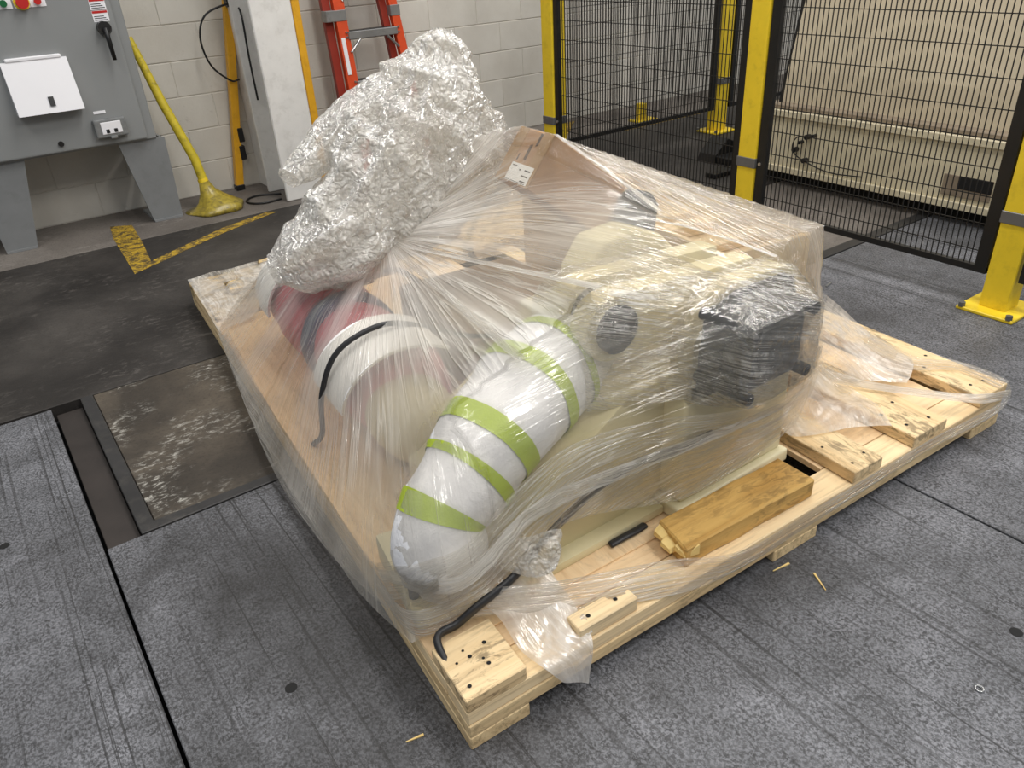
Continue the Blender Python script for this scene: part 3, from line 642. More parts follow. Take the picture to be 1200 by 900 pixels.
# ------------------------------------------------------------------ red wrapped cylinder along the left side
def film_pink():
    t = NT('pink_bubble_wrap'); v = t.coord('Object')
    n1 = t.noise(v, 10, 6, 0.6, 0.8)
    c = t.ramp(n1, [(0.3, rgb(176, 62, 78)), (0.7, rgb(212, 106, 118))])
    t.pbr(c, 0.35, 0.0, t.bump(n1, 0.6, 0.015), 0.5); return t.m
M_PINK = film_pink(); M_BLUE = plain('navy_ring_wrap', rgb(52, 58, 92), 0.35, var=0.25, scale=20, bump=0.4)
M_FOAM = plain('white_foam', rgb(244, 242, 240), 0.7, var=0.015, bump=0.05)
red = thing('wrapped_cylinder', tuple(P(0.29, 1.25, 0.111)), 'pink-red wrapped cylinder with navy ring and white foam strips, left of pallet', 'cylinder')
uc, zc = 0.29, 0.268
def ring_loft(name, stations, mat, n=40, wob=0.006, parent=red):
    bm = newbm(); path = [P(uc+du, v_, zc+dz) for v_, r_, du, dz in stations]; rings = loft(bm, path, [s[1] for s in stations], n)
    for k, ring in enumerate(rings):
        for v2 in ring:
            d = (v2.co-path[k]); v2.co += d.normalized()*(noise.noise(v2.co*11)*wob); v2.co.z = max(v2.co.z, 0.112)
    return obj(name, bm, mat, parent, smooth=True, auto=50)
ring_loft('wrapped_body', [(0.80, 0.10, 0, 0), (0.84, 0.135, 0, 0), (0.95, 0.148, 0, 0), (1.10, 0.148, 0, 0), (1.20, 0.142, 0, 0), (1.30, 0.125, 0, 0), (1.36, 0.14, 0, 0), (1.45, 0.15, 0, 0), (1.56, 0.15, 0, 0), (1.68, 0.142, 0, 0), (1.74, 0.12, 0, 0), (1.80, 0.09, 0, 0)], M_PINK, wob=0.012)
ring_loft('navy_ring', [(1.235, 0.13, 0, 0), (1.245, 0.152, 0, 0), (1.275, 0.158, 0, 0), (1.31, 0.155, 0, 0), (1.325, 0.13, 0, 0)], M_BLUE, wob=0.010)
ring_loft('end_dome', [(0.64, 0.02, -.02, -.02), (0.645, 0.05, -.02, -.02), (0.67, 0.085, -.02, -.02), (0.72, 0.108, -.02, -.02), (0.78, 0.115, -.02, -.02), (0.83, 0.115, -.02, -.02)], plain('dull_cream_dome', rgb(212, 198, 160), 0.45, var=0.06), wob=0.0)
def foam(v0, v1, a0, a1, r_, skew):
    bm = newbm(); n = 22; A = []
    for k in range(n+1):
        a = math.radians(a0+(a1-a0)*k/n); s = skew*(k/n-0.5)
        col_ = []
        for vv in (v0+s, v1+s):
            for rr in (r_, r_+0.008): col_.append(bm.verts.new(P(uc+math.cos(a)*rr, vv, zc+math.sin(a)*rr)))
        A.append(col_)
    for a, b_ in zip(A, A[1:]):
        for q in ((0, 1), (1, 3), (3, 2), (2, 0)): bm.faces.new((a[q[0]], a[q[1]], b_[q[1]], b_[q[0]]))
    bm.faces.new((A[0][0], A[0][1], A[0][3], A[0][2])); bm.faces.new((A[-1][0], A[-1][1], A[-1][3], A[-1][2]))
    bmesh.ops.recalc_face_normals(bm, faces=bm.faces)
    return obj('foam_strip', bm, M_FOAM, red, smooth=True, auto=40)
foam(0.79, 1.02, 176, 62, 0.185, -0.115); foam(1.60, 1.72, 180, 20, 0.165, -0.05); foam(1.73, 1.80, 178, 30, 0.155, -0.05)
hb = newbm(); loft(hb, smooth_path([P(0.045, 1.02, 0.117), P(0.07, 0.99, 0.16), P(0.085, 0.96, 0.30), P(0.14, 0.925, 0.425), P(0.26, 0.89, 0.478), P(0.38, 0.88, 0.44), P(0.52, 0.90, 0.36), P(0.72, 0.98, 0.27), P(0.9, 1.0, 0.20)]), 0.0075, 10)
tag(obj('hose', hb, M_RUBBER, smooth=True), 'thin black hose draped over the second white foam strip on the pink cylinder', 'hose')
hb = newbm(); loft(hb, smooth_path([P(0.42, 1.9, 0.13), P(0.46, 1.72, 0.25), P(0.48, 1.58, 0.33), P(0.56, 1.52, 0.36), P(0.62, 1.45, 0.32)]), 0.010, 10)
tag(obj('hose', hb, M_RUBBER, smooth=True), 'short black hose arching behind the pink cylinder, below the film hood', 'hose')

# ------------------------------------------------------------------ cardboard box tilted on the arm
def card_mat():
    t = NT('cardboard'); v = t.coord('Object'); n1 = t.noise(v, 6, 4)
    t.pbr(t.ramp(n1, [(0.3, rgb(166, 130, 96)), (0.7, rgb(184, 148, 112))]), 0.7, 0.0, t.bump(t.noise(t.coord('Object', (1, 260, 1)), 1.0, 1), 0.12, 0.002), 0.2); return t.m
M_CARD = card_mat(); M_BTAPE = plain('brown_tape', rgb(170, 138, 98), 0.3, var=0.05)
M_LABEL = plain('white_label', rgb(244, 243, 240), 0.5, var=0.01); M_INK = plain('grey_ink', rgb(74, 66, 60), 0.7)
Rb = Matrix(((0.793, 0.078, 0.604), (-0.063, 0.997, -0.046), (-0.606, -0.001, 0.795)))
bo = Vector((1.267, 1.75, 0.7236)); la, lb, lc = 0.168, 0.183, 0.322
Mb = Matrix.Translation(bo) @ Rb.to_4x4()
cbx = bpy.data.objects.new('cardboard_box', None); COL.objects.link(cbx); cbx.location = bo+Rb @ Vector((lc/2, lb/2, 0)); cbx.empty_display_size = 0.1
tag(cbx, 'brown cardboard carton with white shipping label, tilted on top of the load', 'box')
def cb(name, x0, x1, y0, y1, z0, z1, mat, par, b=0.0):
    bm = newbm(); boxv(bm, x0, x1, y0, y1, z0, z1)
    if b: bev(bm, b, 1)
    return obj(name, bm, mat, par, M=Mb)
carton = cb('carton', 0, lc, 0, lb, 0, la, M_CARD, cbx, 0.003)
# label face is the local x=0 face (y = width, z = height up the tilt)
cb('tape_strip', -0.0012, 0.0, 0.0, 0.045, 0.001, la-0.001, M_BTAPE, carton); cb('tape_strip', -0.0012, 0.0, 0.130, 0.175, 0.001, la-0.001, M_BTAPE, carton)
lb_ = cb('shipping_label', -0.0018, 0.0, 0.012, 0.128, 0.006, 0.062, M_LABEL, carton); lb_['label'] = 'white shipping label with small printed lines'
for y0, y1, z0, z1 in ((0.022, 0.05, 0.045, 0.049), (0.07, 0.078, 0.043, 0.047), (0.022, 0.055, 0.028, 0.032), (0.022, 0.05, 0.012, 0.016), (0.095, 0.12, 0.052, 0.055), (0.02, 0.124, 0.008, 0.0095)):
    cb('print_line', -0.0021, -0.0015, y0, y1, z0, z1, M_INK, lb_)
for y0, z0, ln in ((0.052, 0.125, 0.036), (0.058, 0.122, 0.04), (0.075, 0.075, 0.05), (0.082, 0.077, 0.046), (0.115, 0.07, 0.02)):
    cb('print_line', -0.0016, -0.0006, y0, y0+0.003, z0, z0+ln, M_INK, carton)

# ------------------------------------------------------------------ pale crate at the right rear
M_CRATE = plain('pale_crate_board', rgb(222, 200, 164), 0.6, var=0.06, scale=4); M_CRATEP = wood('crate_plank', (232, 208, 166), (242, 222, 186))
crt = thing('crate', (1.78, 1.8, 0.141), 'pale board crate with ribbed lid at the right rear of the pallet, shrouded in film', 'crate')
cd = Vector((0.17, 1.16, 0)).normalized(); cp = Vector((cd.y, -cd.x, 0)); c00 = Vector((1.852, 1.215, 0))
Mc = Matrix(((cp.x, cd.x, 0, c00.x), (cp.y, cd.y, 0, c00.y), (0, 0, 1, 0), (0, 0, 0, 1)))
def cr(name, x0, x1, y0, y1, z0, z1, mat, par=crt, b=0.003):
    bm = newbm(); boxv(bm, x0, x1, y0, y1, z0, z1); bev(bm, b, 1); return obj(name, bm, mat, par, M=Mc)
cr('side_panel', -0.018, 0, 0, 1.15, 0.141, 0.585, M_CRATE); cr('side_panel', -0.31, -0.292, 0, 1.15, 0.141, 0.585, M_CRATE)
cr('end_panel', -0.291, -0.019, 0, 0.018, 0.141, 0.585, M_CRATE); cr('end_panel', -0.291, -0.019, 1.132, 1.15, 0.141, 0.585, M_CRATE)
cr('lid', -0.29, -0.02, 0.02, 1.13, 0.53, 0.548, M_CRATE)
for y0, y1, z1 in ((0.10, 0.17, 0.575), (0.25, 0.30, 0.585), (0.37, 0.45, 0.575), (0.60, 0.66, 0.575), (0.82, 0.88, 0.575)): cr('lid_rib', -0.288, -0.03, y0, y1, 0.5485, z1, M_CRATEP)
# brown sheet standing behind the cylinder (seen as a dull tan plane through the film)
sh = newbm(); hexa(sh, [(0.93, 1.62, 0.112), (1.24, 1.66, 0.112), (1.24, 1.70, 0.112), (0.93, 1.66, 0.112), (0.96, 1.66, 0.40), (1.26, 1.70, 0.42), (1.26, 1.74, 0.42), (0.96, 1.70, 0.40)]); bev(sh, 0.004)
bx2 = newbm(); boxv(bx2, 0, 0.46, 0, 0.55, 0, 0.20); bev(bx2, 0.006)
bpy.data.meshes.remove(bpy.data.meshes.new('x')); sh.free()
o = obj('packing_case', bx2, plain('tan_case_board', rgb(160, 138, 114), 0.65, var=0.06, scale=4), M=Matrix.Translation((1.06, 1.75, 0.1115)) @ Matrix.Rotation(-0.06, 4, 'Z'))
tag(o, 'low tan board case mid-pallet, under film below the tilted carton', 'case')

# ------------------------------------------------------------------ bits on the floor
def splinter(x, y, L, a, lab):
    bm = newbm(); w2 = 0.0025
    hexa(bm, [(-L/2, -w2*0.3, 0), (L/2, -w2, 0), (L/2, w2, 0), (-L/2, w2*0.4, 0), (-L/2, -w2*0.3, 0.002), (L/2, -w2, 0.003), (L/2, w2, 0.003), (-L/2, w2*0.4, 0.002)])
    o = obj('wood_splinter', bm, M_SPLIT, M=Matrix.Translation((x, y, 0.0005)) @ Matrix.Rotation(a, 4, 'Z')); tag(o, lab, 'splinter')
splinter(0.345, 0.926, 0.036, -0.2, 'pale wood splinter on the floor left of the pallet front corner')
splinter(1.30, 0.70, 0.055, 1.1, 'upright-looking pale splinter on the floor in front of the middle pallet foot')
splinter(1.27, 0.785, 0.05, -0.15, 'pale splinter on the floor against the middle pallet foot')
wb = newbm(); loft(wb, [Vector((0.0075*math.cos(k*math.pi/8), 0.0075*math.sin(k*math.pi/8), 0.002)) for k in range(17)], 0.0018, 6)
tag(obj('washer', wb, M_STEEL, M=Matrix.Translation((1.29, 0.33, 0))), 'tiny bright ring washer lying on the steel floor at right', 'washer')
bb = newbm(); cyl(bb, (0, 0, 0.004), (0.05, 0.01, 0.004), 0.004, 8)
tag(obj('metal_pin', bb, M_STEEL, M=Matrix.Translation((2.78, 1.72, 0))), 'small bright metal pin on the floor between the pallet and the mesh fence', 'pin')

# ------------------------------------------------------------------ stretch film
def film_mat(name, haze=0.25, streak=(3.0, 110.0), crumple=0.0, cscale=26.0, bumpd=0.006, rough=0.10, tint=(250, 248, 244), hazecol=(244, 241, 235), gloss=0.7, lines=0.35, sheen=0.03, milk=False):
    """clear stretch film: mostly see-through, milky where it stretches or doubles up, glossy creases. UV u runs along the pull, v across it (metres)"""
    t = NT(name)
    s1 = t.noise(t.coord('UV', (streak[0], streak[1], 1.0)), 1.0, 3, 0.6, 0.1)
    s2 = t.noise(t.coord('UV', (streak[0]*0.5, streak[1]*0.22, 1.0), loc=(3.1, 1.7, 0)), 1.0, 3, 0.55, 0.3)
    s3 = t.noise(t.coord('UV', (streak[0]*0.8, streak[1]*0.6, 1.0), loc=(9.1, 4.7, 0)), 1.0, 1, 0.5, 0.0)
    big = t.noise(t.coord('Object'), 4.0, 2, 0.5)
    def ridge(x, k): return t.math('SUBTRACT', 1.0, t.math('MULTIPLY', t.math('ABSOLUTE', t.math('SUBTRACT', x, 0.5)), k), True)
    fold = t.math('MAXIMUM', t.math('POWER', ridge(s1, 14.0), 2.0), t.math('MULTIPLY', t.math('POWER', ridge(s3, 18.0), 2.0), 0.9), True)
    where = t.ramp(big, [(0.38, 0.15), (0.6, 1.0)])
    sect = 1.0 if not milk else t.ramp(t.noise(t.coord('UV', (0.4, streak[1]*0.075, 1.0), loc=(5.3, 2.2, 0)), 1.0, 1, 0.5), [(0.40, 0.10), (0.60, 1.0)])
    fold = t.math('MULTIPLY', t.math('MULTIPLY', fold, where), sect)
    h = t.math('ADD', t.math('ADD', t.math('MULTIPLY', s1, 0.5), s2), t.math('MULTIPLY', fold, 0.25))
    hz = t.math('ADD', t.math('MULTIPLY', t.ramp(s2, [(0.32, 0.35), (0.5, 1.0), (0.68, 1.7)]), t.math('MULTIPLY', t.math('ADD', t.math('MULTIPLY', sect, 0.6), 0.6), haze)), t.math('MULTIPLY', fold, lines))
    if crumple > 0:
        oc = t.coord('Object', (1, 1, 1))
        wn = t.noise(oc, cscale*0.35, 3, 0.6, out='Color')
        wv = t.n('ShaderNodeVectorMath', operation='MULTIPLY_ADD'); t.l(wn, wv.inputs[0]); wv.inputs[1].default_value = (0.12, 0.12, 0.12); t.l(oc, wv.inputs[2])
        vo = t.n('ShaderNodeTexVoronoi', feature='DISTANCE_TO_EDGE'); t.l(wv.outputs[0], vo.inputs['Vector']); vo.inputs['Scale'].default_value = cscale
        v2 = t.n('ShaderNodeTexVoronoi', feature='F1'); t.l(wv.outputs[0], v2.inputs['Vector']); v2.inputs['Scale'].default_value = cscale*1.9
        cn = t.noise(oc, cscale*1.3, 4, 0.65, 1.0)
        cr_ = t.math('ADD', t.math('ADD', t.math('MULTIPLY', t.ramp(vo.outputs['Distance'], [(0.0, 0.0), (0.22, 1.0)]), 0.6), v2.outputs['Distance']), t.math('MULTIPLY', cn, 1.1))
        h = t.math('ADD', t.math('MULTIPLY', h, 0.35), t.math('MULTIPLY', cr_, crumple))
        hz = t.math('MULTIPLY', hz, t.ramp(cn, [(0.35, 0.55), (0.65, 1.5)]))
    if milk:
        at = t.n('ShaderNodeAttribute', attribute_name='milk'); hz = t.math('MULTIPLY', hz, at.outputs['Fac'])
    nb = t.bump(h, 1.0, bumpd)
    lw = t.n('ShaderNodeLayerWeight'); lw.inputs['Blend'].default_value = 0.35; t.l(nb, lw.inputs['Normal'])
    tr = t.n('ShaderNodeBsdfTransparent'); tr.inputs[0].default_value = rgb(*tint)
    df = t.n('ShaderNodeBsdfDiffuse'); df.inputs[0].default_value = rgb(*hazecol); t.l(nb, df.inputs['Normal'])
    tl = t.n('ShaderNodeBsdfTranslucent'); tl.inputs[0].default_value = rgb(*hazecol)
    mx0 = t.n('ShaderNodeMixShader'); mx0.inputs[0].default_value = 0.42; t.l(df.outputs[0], mx0.inputs[1]); t.l(tl.outputs[0], mx0.inputs[2])
    hf = t.math('ADD', hz, t.math('MULTIPLY', t.math('POWER', lw.outputs['Facing'], 2.5), haze*0.8), True)
    mx1 = t.n('ShaderNodeMixShader'); t.l(hf, mx1.inputs[0]); t.l(tr.outputs[0], mx1.inputs[1]); t.l(mx0.outputs[0], mx1.inputs[2])
    gl = t.n('ShaderNodeBsdfGlossy'); gl.inputs['Roughness'].default_value = rough; gl.inputs['Color'].default_value = (1, 1, 1, 1); t.l(nb, gl.inputs['Normal'])
    fr = t.n('ShaderNodeFresnel'); fr.inputs['IOR'].default_value = 1.45
    mx2 = t.n('ShaderNodeMixShader'); t.l(t.math('MINIMUM', t.math('ADD', t.math('MULTIPLY', fr.outputs[0], gloss), sheen), 0.4), mx2.inputs[0]); t.l(mx1.outputs[0], mx2.inputs[1]); t.l(gl.outputs[0], mx2.inputs[2])
    t.l(mx2.outputs[0], t.out.inputs[0])
    return t.m
M_FDRAPE = film_mat('film_drape', 0.25, (1.2, 34.0), bumpd=0.014, rough=0.12, gloss=0.6, lines=0.48, milk=True)
M_FBAND = film_mat('film_band', 0.06, (1.6, 110.0), bumpd=0.012, rough=0.08, gloss=0.8, lines=0.75, sheen=0.04)
M_FTIGHT = film_mat('film_tight', 0.045, (3.0, 120.0), crumple=0.22, cscale=24.0, bumpd=0.016, rough=0.07, gloss=0.9, lines=0.75, sheen=0.07)
M_FHOOD = film_mat('film_crumple', 0.44, (5.0, 26.0), crumple=0.6, cscale=30.0, bumpd=0.015, rough=0.06, gloss=0.45, lines=0.12, sheen=0.05)
M_FSKIRT = film_mat('film_skirt', 0.32, (2.5, 26.0), crumple=0.015, cscale=9.0, bumpd=0.010, rough=0.12, gloss=0.6, lines=0.4)
M_FRIM = film_mat('film_rim', 0.15, (1.6, 130.0), bumpd=0.012, rough=0.08, gloss=0.9, lines=0.7, sheen=0.06)
M_FROPE = film_mat('film_rope', 0.36, (3.0, 160.0), bumpd=0.008, rough=0.10, gloss=0.8, lines=0.6)

film = thing('stretch_film', tuple(P(0.92, 1.2, 0.14)), 'clear stretch film over the whole pallet load, with a crumpled hood on top', 'film')

# gather the load for draping
deps = bpy.context.evaluated_depsgraph_get()
def is_load(o):
    while o.parent: o = o.parent
    return o.name in ('pallet', 'robot_arm', 'wrapped_cylinder', 'cardboard_box', 'crate', 'packing_case')
bpy.context.view_layer.update()
V_all = []; F_all = []
for o in list(COL.objects):
    if o.type != 'MESH' or not is_load(o): continue
    base = len(V_all); Mw = o.matrix_world
    V_all.extend([Mw @ v_.co for v_ in o.data.vertices])
    F_all.extend([[base+i for i in p.vertices] for p in o.data.polygons])
BV = BVHTree.FromPolygons(V_all, F_all)
def push(p, off=0.004, reach=0.12):
    """move a film point that lies inside the load out to the surface"""
    q, n_, i, d = BV.find_nearest(p, reach)
    if q is None: return p
    if (p-q).dot(n_) < off: return q+n_*off
    return p

NN = Vector((0.10, -0.52, 0.85)).normalized(); E1 = (Vector((1, 0, 0))-NN*NN.x).normalized(); E2 = NN.cross(E1)
def to_n(p): return (p.dot(E1), p.dot(E2), p.dot(NN))
H0 = Vector((1.0, 2.15, 0.53)); BX = bo+Rb @ Vector((0, 0, la)); BX2 = bo+Rb @ Vector((0, lb, la))
def drape(name, loop, ridges, mat, res, anchors, parent=film, off=0.004, iters=420, use_load=True, wob=0.0):
    pts = []
    for a, b_ in zip(loop, loop[1:]+loop[:1]):
        a = Vector(a); b_ = Vector(b_); n_ = max(2, int((b_-a).length/(res*0.5)))
        pts += [a.lerp(b_, k/n_) for k in range(n_)]
    N = np.array([to_n(p) for p in pts]); mn = N.min(0)-res*2; nx, ny = [int(x) for x in np.ceil((N.max(0)-mn)[:2]/res)+3]
    fixed = np.zeros((nx, ny), bool); h = np.full((nx, ny), -9.0); exact = {}
    for (a, b_, c), p in zip(N, pts):
        i, j = int(round((a-mn[0])/res)), int(round((b_-mn[1])/res)); dd = (a-mn[0]-i*res)**2+(b_-mn[1]-j*res)**2
        if not fixed[i, j] or dd < exact[(i, j)][0]: exact[(i, j)] = (dd, p); h[i, j] = c
        fixed[i, j] = True
    # inside test (even-odd) on the loop polygon
    X, Y = np.meshgrid(mn[0]+res*np.arange(nx), mn[1]+res*np.arange(ny), indexing='ij')
    ins = np.zeros((nx, ny), bool); L = np.array([to_n(Vector(p)) for p in loop])
    for (x0, y0, _), (x1, y1, _) in zip(L, np.roll(L, -1, 0)):
        if y0 == y1: continue
        c = (y0 > Y) != (y1 > Y); ins ^= c & (X < (x1-x0)*(Y-y0)/(y1-y0)+x0)
    free = ins & ~fixed
    obs = np.full((nx, ny), -9.0)
    if use_load:
        for i, j in zip(*np.nonzero(free)):
            o_ = E1*float(X[i, j])+E2*float(Y[i, j])+NN*3.5
            q = BV.ray_cast(o_, -NN, 6.0)
            if q[0] is not None: obs[i, j] = q[0].dot(NN)+off
    for rd in ridges:
        a, b_ = Vector(rd[0]), Vector(rd[1]); sag = rd[2] if len(rd) > 2 else 0.0; n_ = int((b_-a).length/(res*0.5))
        for k in range(n_+1):
            t_ = k/n_; p = a.lerp(b_, t_)-Vector((0, 0, sag*4*t_*(1-t_))); x, y, z = to_n(p); i, j = int(round((x-mn[0])/res)), int(round((y-mn[1])/res))
            if 0 <= i < nx and 0 <= j < ny and free[i, j]: obs[i, j] = max(obs[i, j], z)
    use = free | fixed
    mean = N[:, 2].mean(); h[free] = np.maximum(obs[free], mean)
    ii, jj = np.meshgrid(np.arange(nx), np.arange(ny), indexing='ij'); om = 1.85
    for it in range(iters):
        for col_ in (0, 1):
            num = np.zeros_like(h); den = np.zeros_like(h)
            for ax, sh_ in ((0, 1), (0, -1), (1, 1), (1, -1)):
                m_ = np.roll(use, sh_, ax); num += np.where(m_, np.roll(h, sh_, ax), 0); den += m_
            avg = num/np.maximum(den, 1); sel = free & ((ii+jj) % 2 == col_)
            new = h+om*(avg-h); new = np.maximum(new, obs); h = np.where(sel, new, h)
        if it > iters*0.8: om = 1.2
    idx = -np.ones((nx, ny), int); bm = newbm(); lay = bm.loops.layers.uv.new('UVMap'); vs = []
    for i, j in zip(*np.nonzero(use)):
        p = exact[(i, j)][1] if fixed[i, j] else E1*float(X[i, j])+E2*float(Y[i, j])+NN*float(h[i, j])
        idx[i, j] = len(vs); vs.append(bm.verts.new(p))
    bm.verts.ensure_lookup_table(); bm.verts.index_update()
    def uv_of(p):
        if p.y < 1.16 and p.x > 0.62 and p.z < 0.665-0.25*max(0, p.x-1.35): return (p.x, p.z*0.9+p.y*0.4-0.12*p.x)
        A = anchors[0] if anchors[1](p) else anchors[2]
        d = p-A; return (d.length, math.atan2(d.y, d.x)*0.55)
    def milk_of(p):
        m_ = 1.05
        def fade(c, r0, r1): return max(0.0, min(1.0, ((p-c).length-r0)/(r1-r0)))
        m_ *= 0.22+0.78*fade(Vector((1.40, 1.80, 0.76)), 0.14, 0.42)
        m_ *= 0.15+0.85*fade(Vector((1.30, 0.92, 0.50)), 0.30, 0.55)
        m_ *= 0.40+0.60*fade(Vector((0.85, 0.98, 0.25)), 0.15, 0.40)
        m_ *= 0.45+0.55*fade(Vector((1.85, 1.55, 0.60)), 0.20, 0.60)
        m_ *= 0.55+0.45*fade(Vector((0.62, 1.15, 0.40)), 0.12, 0.35)
        m_ *= 1.0+0.35*(1-fade(Vector((0.64, 1.48, 0.42)), 0.12, 0.35))
        m_ *= 0.55+0.45*max(0.0, min(1.0, (p.z-0.16)/0.22)) if p.x < 0.72 else 1.0
        m_ *= 1.0+1.1*(1-fade(Vector((1.18, 2.0, 0.56)), 0.18, 0.45))
        return m_
    uvs = [uv_of(v_.co) for v_ in vs]
    for i in range(nx-1):
        for j in range(ny-1):
            q = (idx[i, j], idx[i+1, j], idx[i+1, j+1], idx[i, j+1]); ok = [k for k in q if k >= 0]
            if len(ok) < 3: continue
            if all(fixed[a, b_] for a, b_ in ((i, j), (i+1, j), (i+1, j+1), (i, j+1)) if idx[a, b_] >= 0): continue
            fc_ = bm.faces.new([vs[k] for k in ok])
            for lp in fc_.loops: lp[lay].uv = uvs[lp.vert.index]
    bmesh.ops.delete(bm, geom=[v_ for v_ in bm.verts if not v_.link_faces], context='VERTS')
    ml = [milk_of(v_.co) for v_ in bm.verts]
    o = obj(name, bm, mat, parent, smooth=True)
    o.data.attributes.new('milk', 'FLOAT', 'POINT').data.foreach_set('value', ml)
    return o

loop = [P(0.20, 2.34, 0.15), P(-0.012, 2.0, 0.115), P(-0.045, 1.5, 0.085), P(-0.065, 1.05, 0.06), P(-0.055, 0.65, 0.07), P(-0.055, 0.42, 0.10), P(-0.045, 0.30, 0.125), P(-0.02, 0.200, 0.120),
        P(0.106, 0.192, 0.118), P(0.25, 0.17, 0.125), P(0.34, 0.17, 0.16), Vector((0.775, 1.0, 0.275)), Vector((1.10, 0.952, 0.20)), Vector((1.475, 0.952, 0.235)), Vector((1.86, 1.13, 0.15)),
        Vector((1.93, 1.45, 0.15)), Vector((2.07, 2.40, 0.15)), Vector((2.0, 2.62, 0.16)), Vector((1.4, 2.72, 0.15)), P(0.5, 2.52, 0.16)]
T = lambda *a: Vector(a)
fl = T(1.40, 1.0, 0.685)
ridges = [(H0, P(0.02, 1.85, 0.12), 0.03), (H0, P(-0.03, 1.45, 0.09), 0.02), (H0, P(-0.045, 1.2, 0.075), 0.02), (H0, P(-0.05, 0.9, 0.07), 0.02), (H0, P(-0.04, 0.62, 0.08), 0.02), (H0, P(-0.01, 0.36, 0.11), 0.01),
          (H0, T(0.58, 1.08, 0.47)), (H0, T(0.80, 1.12, 0.60)), (H0, T(0.98, 1.14, 0.69)), (H0, T(1.22, 1.0, 0.69)), (H0+T(0.1, -0.1, 0.06), T(1.30, 1.33, 0.71)),
          (BX, T(1.38, 1.33, 0.71)), (BX, T(1.44, 1.46, 0.76)), (BX, T(1.70, 1.38, 0.60)), (BX, T(1.86, 1.28, 0.60)), (bo, T(1.30, 1.33, 0.715)), (BX, fl),
          (T(1.30, 1.33, 0.71), fl), (T(1.44, 1.46, 0.755), T(1.60, 1.2, 0.60)), (fl, T(1.845, 1.25, 0.60)), (T(1.30, 2.12, 0.80), BX2), (H0, BX2), (H0, bo+Rb @ T(0, 0, 0.02)),
          (T(1.875, 1.20, 0.605), T(1.872, 1.14, 0.17)), (T(1.875, 1.20, 0.605), T(2.045, 2.36, 0.605)), (T(1.6, 1.24, 0.60), T(1.875, 1.20, 0.605)),
          (T(0.66, 1.0, 0.26), T(1.15, 0.842, 0.49)), (T(1.15, 0.842, 0.49), T(1.475, 0.955, 0.235))]
drape('draped_sheet', loop, ridges, M_FDRAPE, 0.0125, (H0, lambda p: not (p.x > 1.33 and p.y < 1.9 and p.z > 0.3), BX))

def strip(name, tops, bots, mat, parent=film, nl=90, nw=16, off=0.004, wob=0.004, ws=18.0, do_push=True, sag=0.0, seed=0.0):
    A = smooth_path(tops, max(2, nl//(len(tops)-1))); B = smooth_path(bots, max(2, nl//(len(bots)-1))); n_ = nl
    def at(path, t_):
        q = t_*(len(path)-1); i = min(int(q), len(path)-2); return path[i].lerp(path[i+1], q-i)
    bm = newbm(); lay = bm.loops.layers.uv.new('UVMap'); G = []; s = 0.0; prev = None
    for k in range(n_+1):
        t_ = k/n_; a, b_ = at(A, t_), at(B, t_); mid = (a+b_)/2
        if prev is not None: s += (mid-prev).length
        prev = mid; row = []; wd = (b_-a).length
        for m in range(nw+1):
            q = m/nw; p = a.lerp(b_, q)
            if do_push: p = push(p, off)
            nv = noise.noise_vector(Vector((p.x*ws, p.y*ws+seed, p.z*ws)))*wob
            p = p+nv*min(1.0, 4*q*(1-q)+0.25)+Vector((0, 0, -sag*4*t_*(1-t_)))
            row.append((bm.verts.new(p), (s, q*wd)))
        G.append(row)
    for r0, r1 in zip(G, G[1:]):
        for m in range(nw):
            qd = (r0[m], r0[m+1], r1[m+1], r1[m]); fc_ = bm.faces.new([x[0] for x in qd])
            for lp, x in zip(fc_.loops, qd): lp[lay].uv = x[1]
    return obj(name, bm, mat, parent, smooth=True)

# tight bands across the front of the load
strip('front_band', [P(-0.014, 0.37, 0.20), T(0.505, 0.97, 0.36), T(0.66, 0.985, 0.42), T(0.80, 0.985, 0.46), T(0.98, 0.93, 0.47), T(1.15, 0.838, 0.475), T(1.36, 0.84, 0.478), T(1.62, 1.0, 0.42), T(1.87, 1.15, 0.36)],
      [P(-0.014, 0.30, 0.14), T(0.52, 0.965, 0.22), T(0.77, 0.985, 0.27), T(1.10, 0.945, 0.20), T(1.30, 0.94, 0.21), T(1.478, 0.945, 0.235), T(1.66, 1.03, 0.20), T(1.868, 1.125, 0.15)], M_FBAND, nl=120, nw=26, wob=0.005)
strip('front_band', [P(-0.014, 0.36, 0.19), T(0.50, 0.96, 0.31), T(0.70, 0.98, 0.37), T(0.95, 0.925, 0.40), T(1.15, 0.86, 0.43), T(1.40, 0.88, 0.41), T(1.87, 1.14, 0.26)],
      [P(-0.014, 0.34, 0.17), T(0.50, 0.96, 0.27), T(0.70, 0.975, 0.33), T(0.95, 0.922, 0.37), T(1.15, 0.87, 0.40), T(1.40, 0.89, 0.38), T(1.87, 1.14, 0.23)], M_FROPE, nl=120, nw=8, wob=0.007, ws=26)
strip('rim_band', [P(-0.014, 0.42, 0.15), P(-0.012, 0.21, 0.20), P(0.12, 0.165, 0.21), P(0.28, 0.11, 0.185), P(0.52, 0.035, 0.165), P(0.72, -0.008, 0.118), P(1.0, -0.008, 0.112), P(1.42, -0.008, 0.112), P(1.85, -0.008, 0.13), P(1.856, 0.30, 0.13)],
      [P(-0.014, 0.42, 0.10), P(-0.010, 0.20, 0.135), P(0.12, 0.15, 0.150), P(0.28, 0.07, 0.135), P(0.52, -0.006, 0.10), P(0.72, -0.008, 0.062), P(1.0, -0.008, 0.066), P(1.42, -0.008, 0.074), P(1.85, -0.008, 0.09), P(1.856, 0.30, 0.09)], M_FRIM, nl=130, nw=12, wob=0.003)
